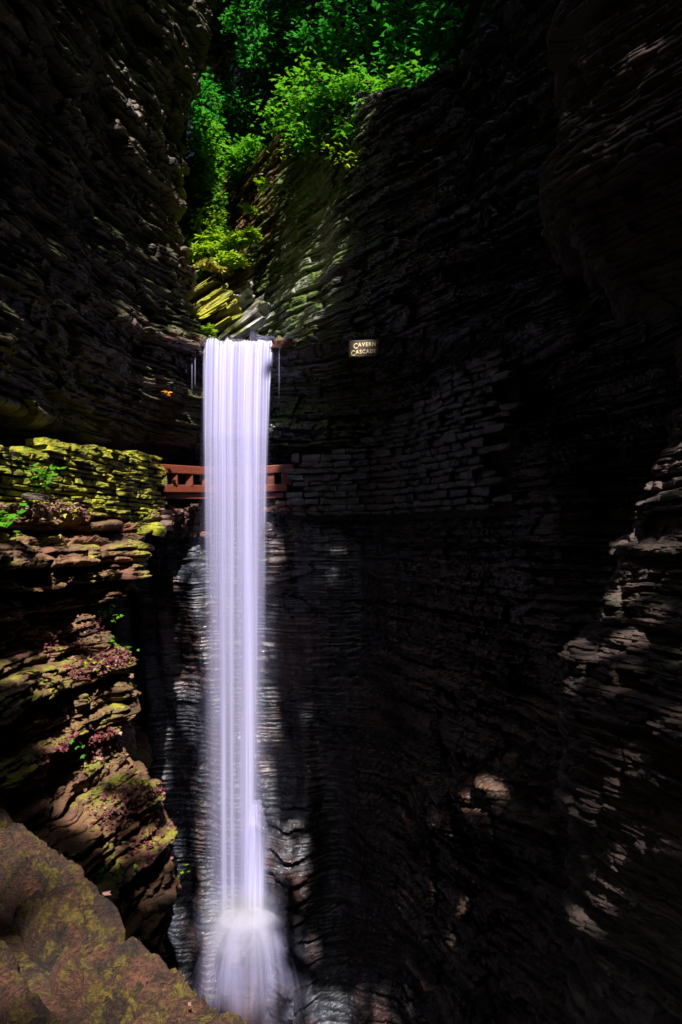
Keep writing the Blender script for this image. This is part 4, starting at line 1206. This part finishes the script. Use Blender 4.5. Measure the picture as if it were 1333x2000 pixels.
for y, xs in ((1060, (150, 200, 250)), (1110, (100, 150, 200, 250)), (1160, (110, 160, 200)), (1210, (160, 200)), (1270, (180, 230)), (1320, (150, 210, 260)), (1370, (120, 180, 240, 270)), (1430, (100, 170, 240)),
              (1490, (120, 180, 230)), (1550, (200, 250, 290)), (1620, (220, 280)), (1680, (260, 310))):
    for x in xs: target(x, y, 11.4 * math.exp(-.0014 * (270 - x)) * (1 if y < 1180 else .95 if y < 1500 else .9), .46, (1.0 if y < 1520 else .75) * (.6 if x < 130 else 1))
for x, y, d, w in ((200, 600, 12.8, .3), (250, 560, 13.8, .35), (300, 600, 14.6, .4), (340, 620, 15.3, .5), (300, 670, 14.6, .5), (350, 680, 15.4, .7), (230, 660, 13.5, .4), (280, 720, 14.3, .4), (340, 590, 15.3, .5), (350, 730, 15.5, .4)):
    target(x, y, d, .45, w)
for a in np.arange(-0.4, 1.4, .2):
    for b in (.1, .35):
        q = np.array([-0.194 - a * .707 - b * .707, 1.389 + a * .707 - b * .707])
        target(CX + F * q[0] / q[1], HY + F / q[1], q[1], .42, (.95 if a < .45 else .5 if a < 1 else .3) * (1 if b < .2 else .6 if a < .3 else .2))
for y in range(880, 1600, 60):
    e = np.interp(y, [s_[0] for s_ in [(840, 1290), (920, 1282), (985, 1242), (1070, 1200), (1210, 1166), (1290, 1124), (1400, 1111), (1600, 1112)]], [1290, 1282, 1242, 1200, 1166, 1124, 1111, 1112])
    target(e + 22, y, 7.5, .26, .32); target(e + 75, y, 7.2, .22, .14)
for x, y, d, w, r_ in ((565, 1620, 16.3, 1, .25), (580, 1680, 16.2, 1, .35), (585, 1740, 16, .8, .3), (600, 1850, 15.6, .4, .3), (662, 1205, 16.8, 1, .14), (680, 1225, 16.8, 1, .10), (650, 1190, 16.8, .8, .08), (545, 1200, 17, .6, .18),
                       (715, 1330, 16.6, .6, .12), (725, 1400, 16.6, .6, .14), (600, 1410, 17, .2, .3),
                       (550, 985, 16.9, .8, .2), (330, 935, 15.9, 1.01, .4), (355, 935, 16.1, 1.01, .4), (385, 935, 16.4, 1.01, .4), (545, 935, 16.8, .5, .3), (330, 1550, 17.3, .5, .2), (315, 1510, 17.3, .5, .15)):
    target(x, y, d, r_, w)
for x, y, d, w, r_ in ((711, 682, 13.4, .62, .25), 
                       (860, 1380, 13.8, .15, .9), (900, 1560, 12.6, .35, .5), (970, 1590, 12, .35, .45),
                       (1120, 310, 7.8, .12, .3), (1190, 275, 7.5, .12, .3), (1210, 480, 7.5, .2, .35), (1290, 530, 6.8, .28, .35),
                       (620, 500, 15.6, .8, .4), (580, 520, 16.1, 1, .4), (600, 580, 15.9, .9, .4), (540, 560, 16.6, 1, .4), (450, 600, 16.6, 1, .5), (520, 600, 16.4, 1, .4), (600, 640, 15.9, .6, .4)):
    target(x, y, d, r_, w)
tx, ty, tr, tw = map(np.array, (tx, ty, tr, tw))
cell = 0.20
gx = np.arange(-14, 16, cell); gy = np.arange(-26, 54, cell)
GX, GY = np.meshgrid(gx, gy)
nz_ = fbm(GX * 1.2, GY * 1.2, 0, 5, 3)
T = np.zeros_like(GX)
for a, b, r_, w in zip(tx, ty, tr, tw):
    d2 = np.hypot(GX - a, GY - b) / (r_ * 1.15)
    T = np.maximum(T, np.minimum(w, 1) * np.clip(1.35 + (w > 1) * .5 - d2 + 0.5 * nz_, 0, 1))
T = np.maximum(T, np.where(GX > 4.2, 0.20, 0.60) * ((GX > 1.5) & (GX < 7) & (GY > -12.5) & (GY < -7.5)))
T = np.maximum(T, 1.0 * ((GX > -9) & (GX < 10) & (GY > -25) & (GY < -17)))
cov = 1 - np.clip(T * 1.1, 0, 1)
cards = []
for layer in range(2):
    m = rng.uniform(size=T.shape) < np.where(T < 0.03, 1.0, np.clip(-np.log(np.clip(T, 0.01, 1)) / 5.0, 0, 1))
    x = GX[m] + rng.uniform(-.05, .05, m.sum()); y = GY[m] + rng.uniform(-.05, .05, m.sum())
    z = czy(y) + layer * 0.25 + rng.uniform(-.04, .04, m.sum())
    cards.append(np.stack([x, y, z], -1))
cards = np.concatenate(cards)
n = len(cards)
s = rng.uniform(.14, .19, n)[:, None, None]
ang = rng.uniform(0, 6.283, n)
q = np.array([(-1, -1, 0), (1, -1, 0), (1, 1, 0), (-1, 1, 0)]) * 1.0
rx = q[None, :, 0] * np.cos(ang)[:, None] - q[None, :, 1] * np.sin(ang)[:, None]
ry = q[None, :, 0] * np.sin(ang)[:, None] + q[None, :, 1] * np.cos(ang)[:, None]
tl = rng.normal(size=(n, 2)) * .15
V = cards[:, None] + s * np.stack([rx, ry, rx * tl[:, :1] + ry * tl[:, 1:]], -1)
o = mesh_obj('unseen_shade_screen', V.reshape(-1, 3), np.arange(n * 4).reshape(n, 4), M['shade_screen'], attrs={'rnd': np.repeat(rng.uniform(0, 1, n), 4)})  # unseen leaf cards, added to block and shape the sunlight
tag(o, kind='stuff')
print('shade_screen', n)
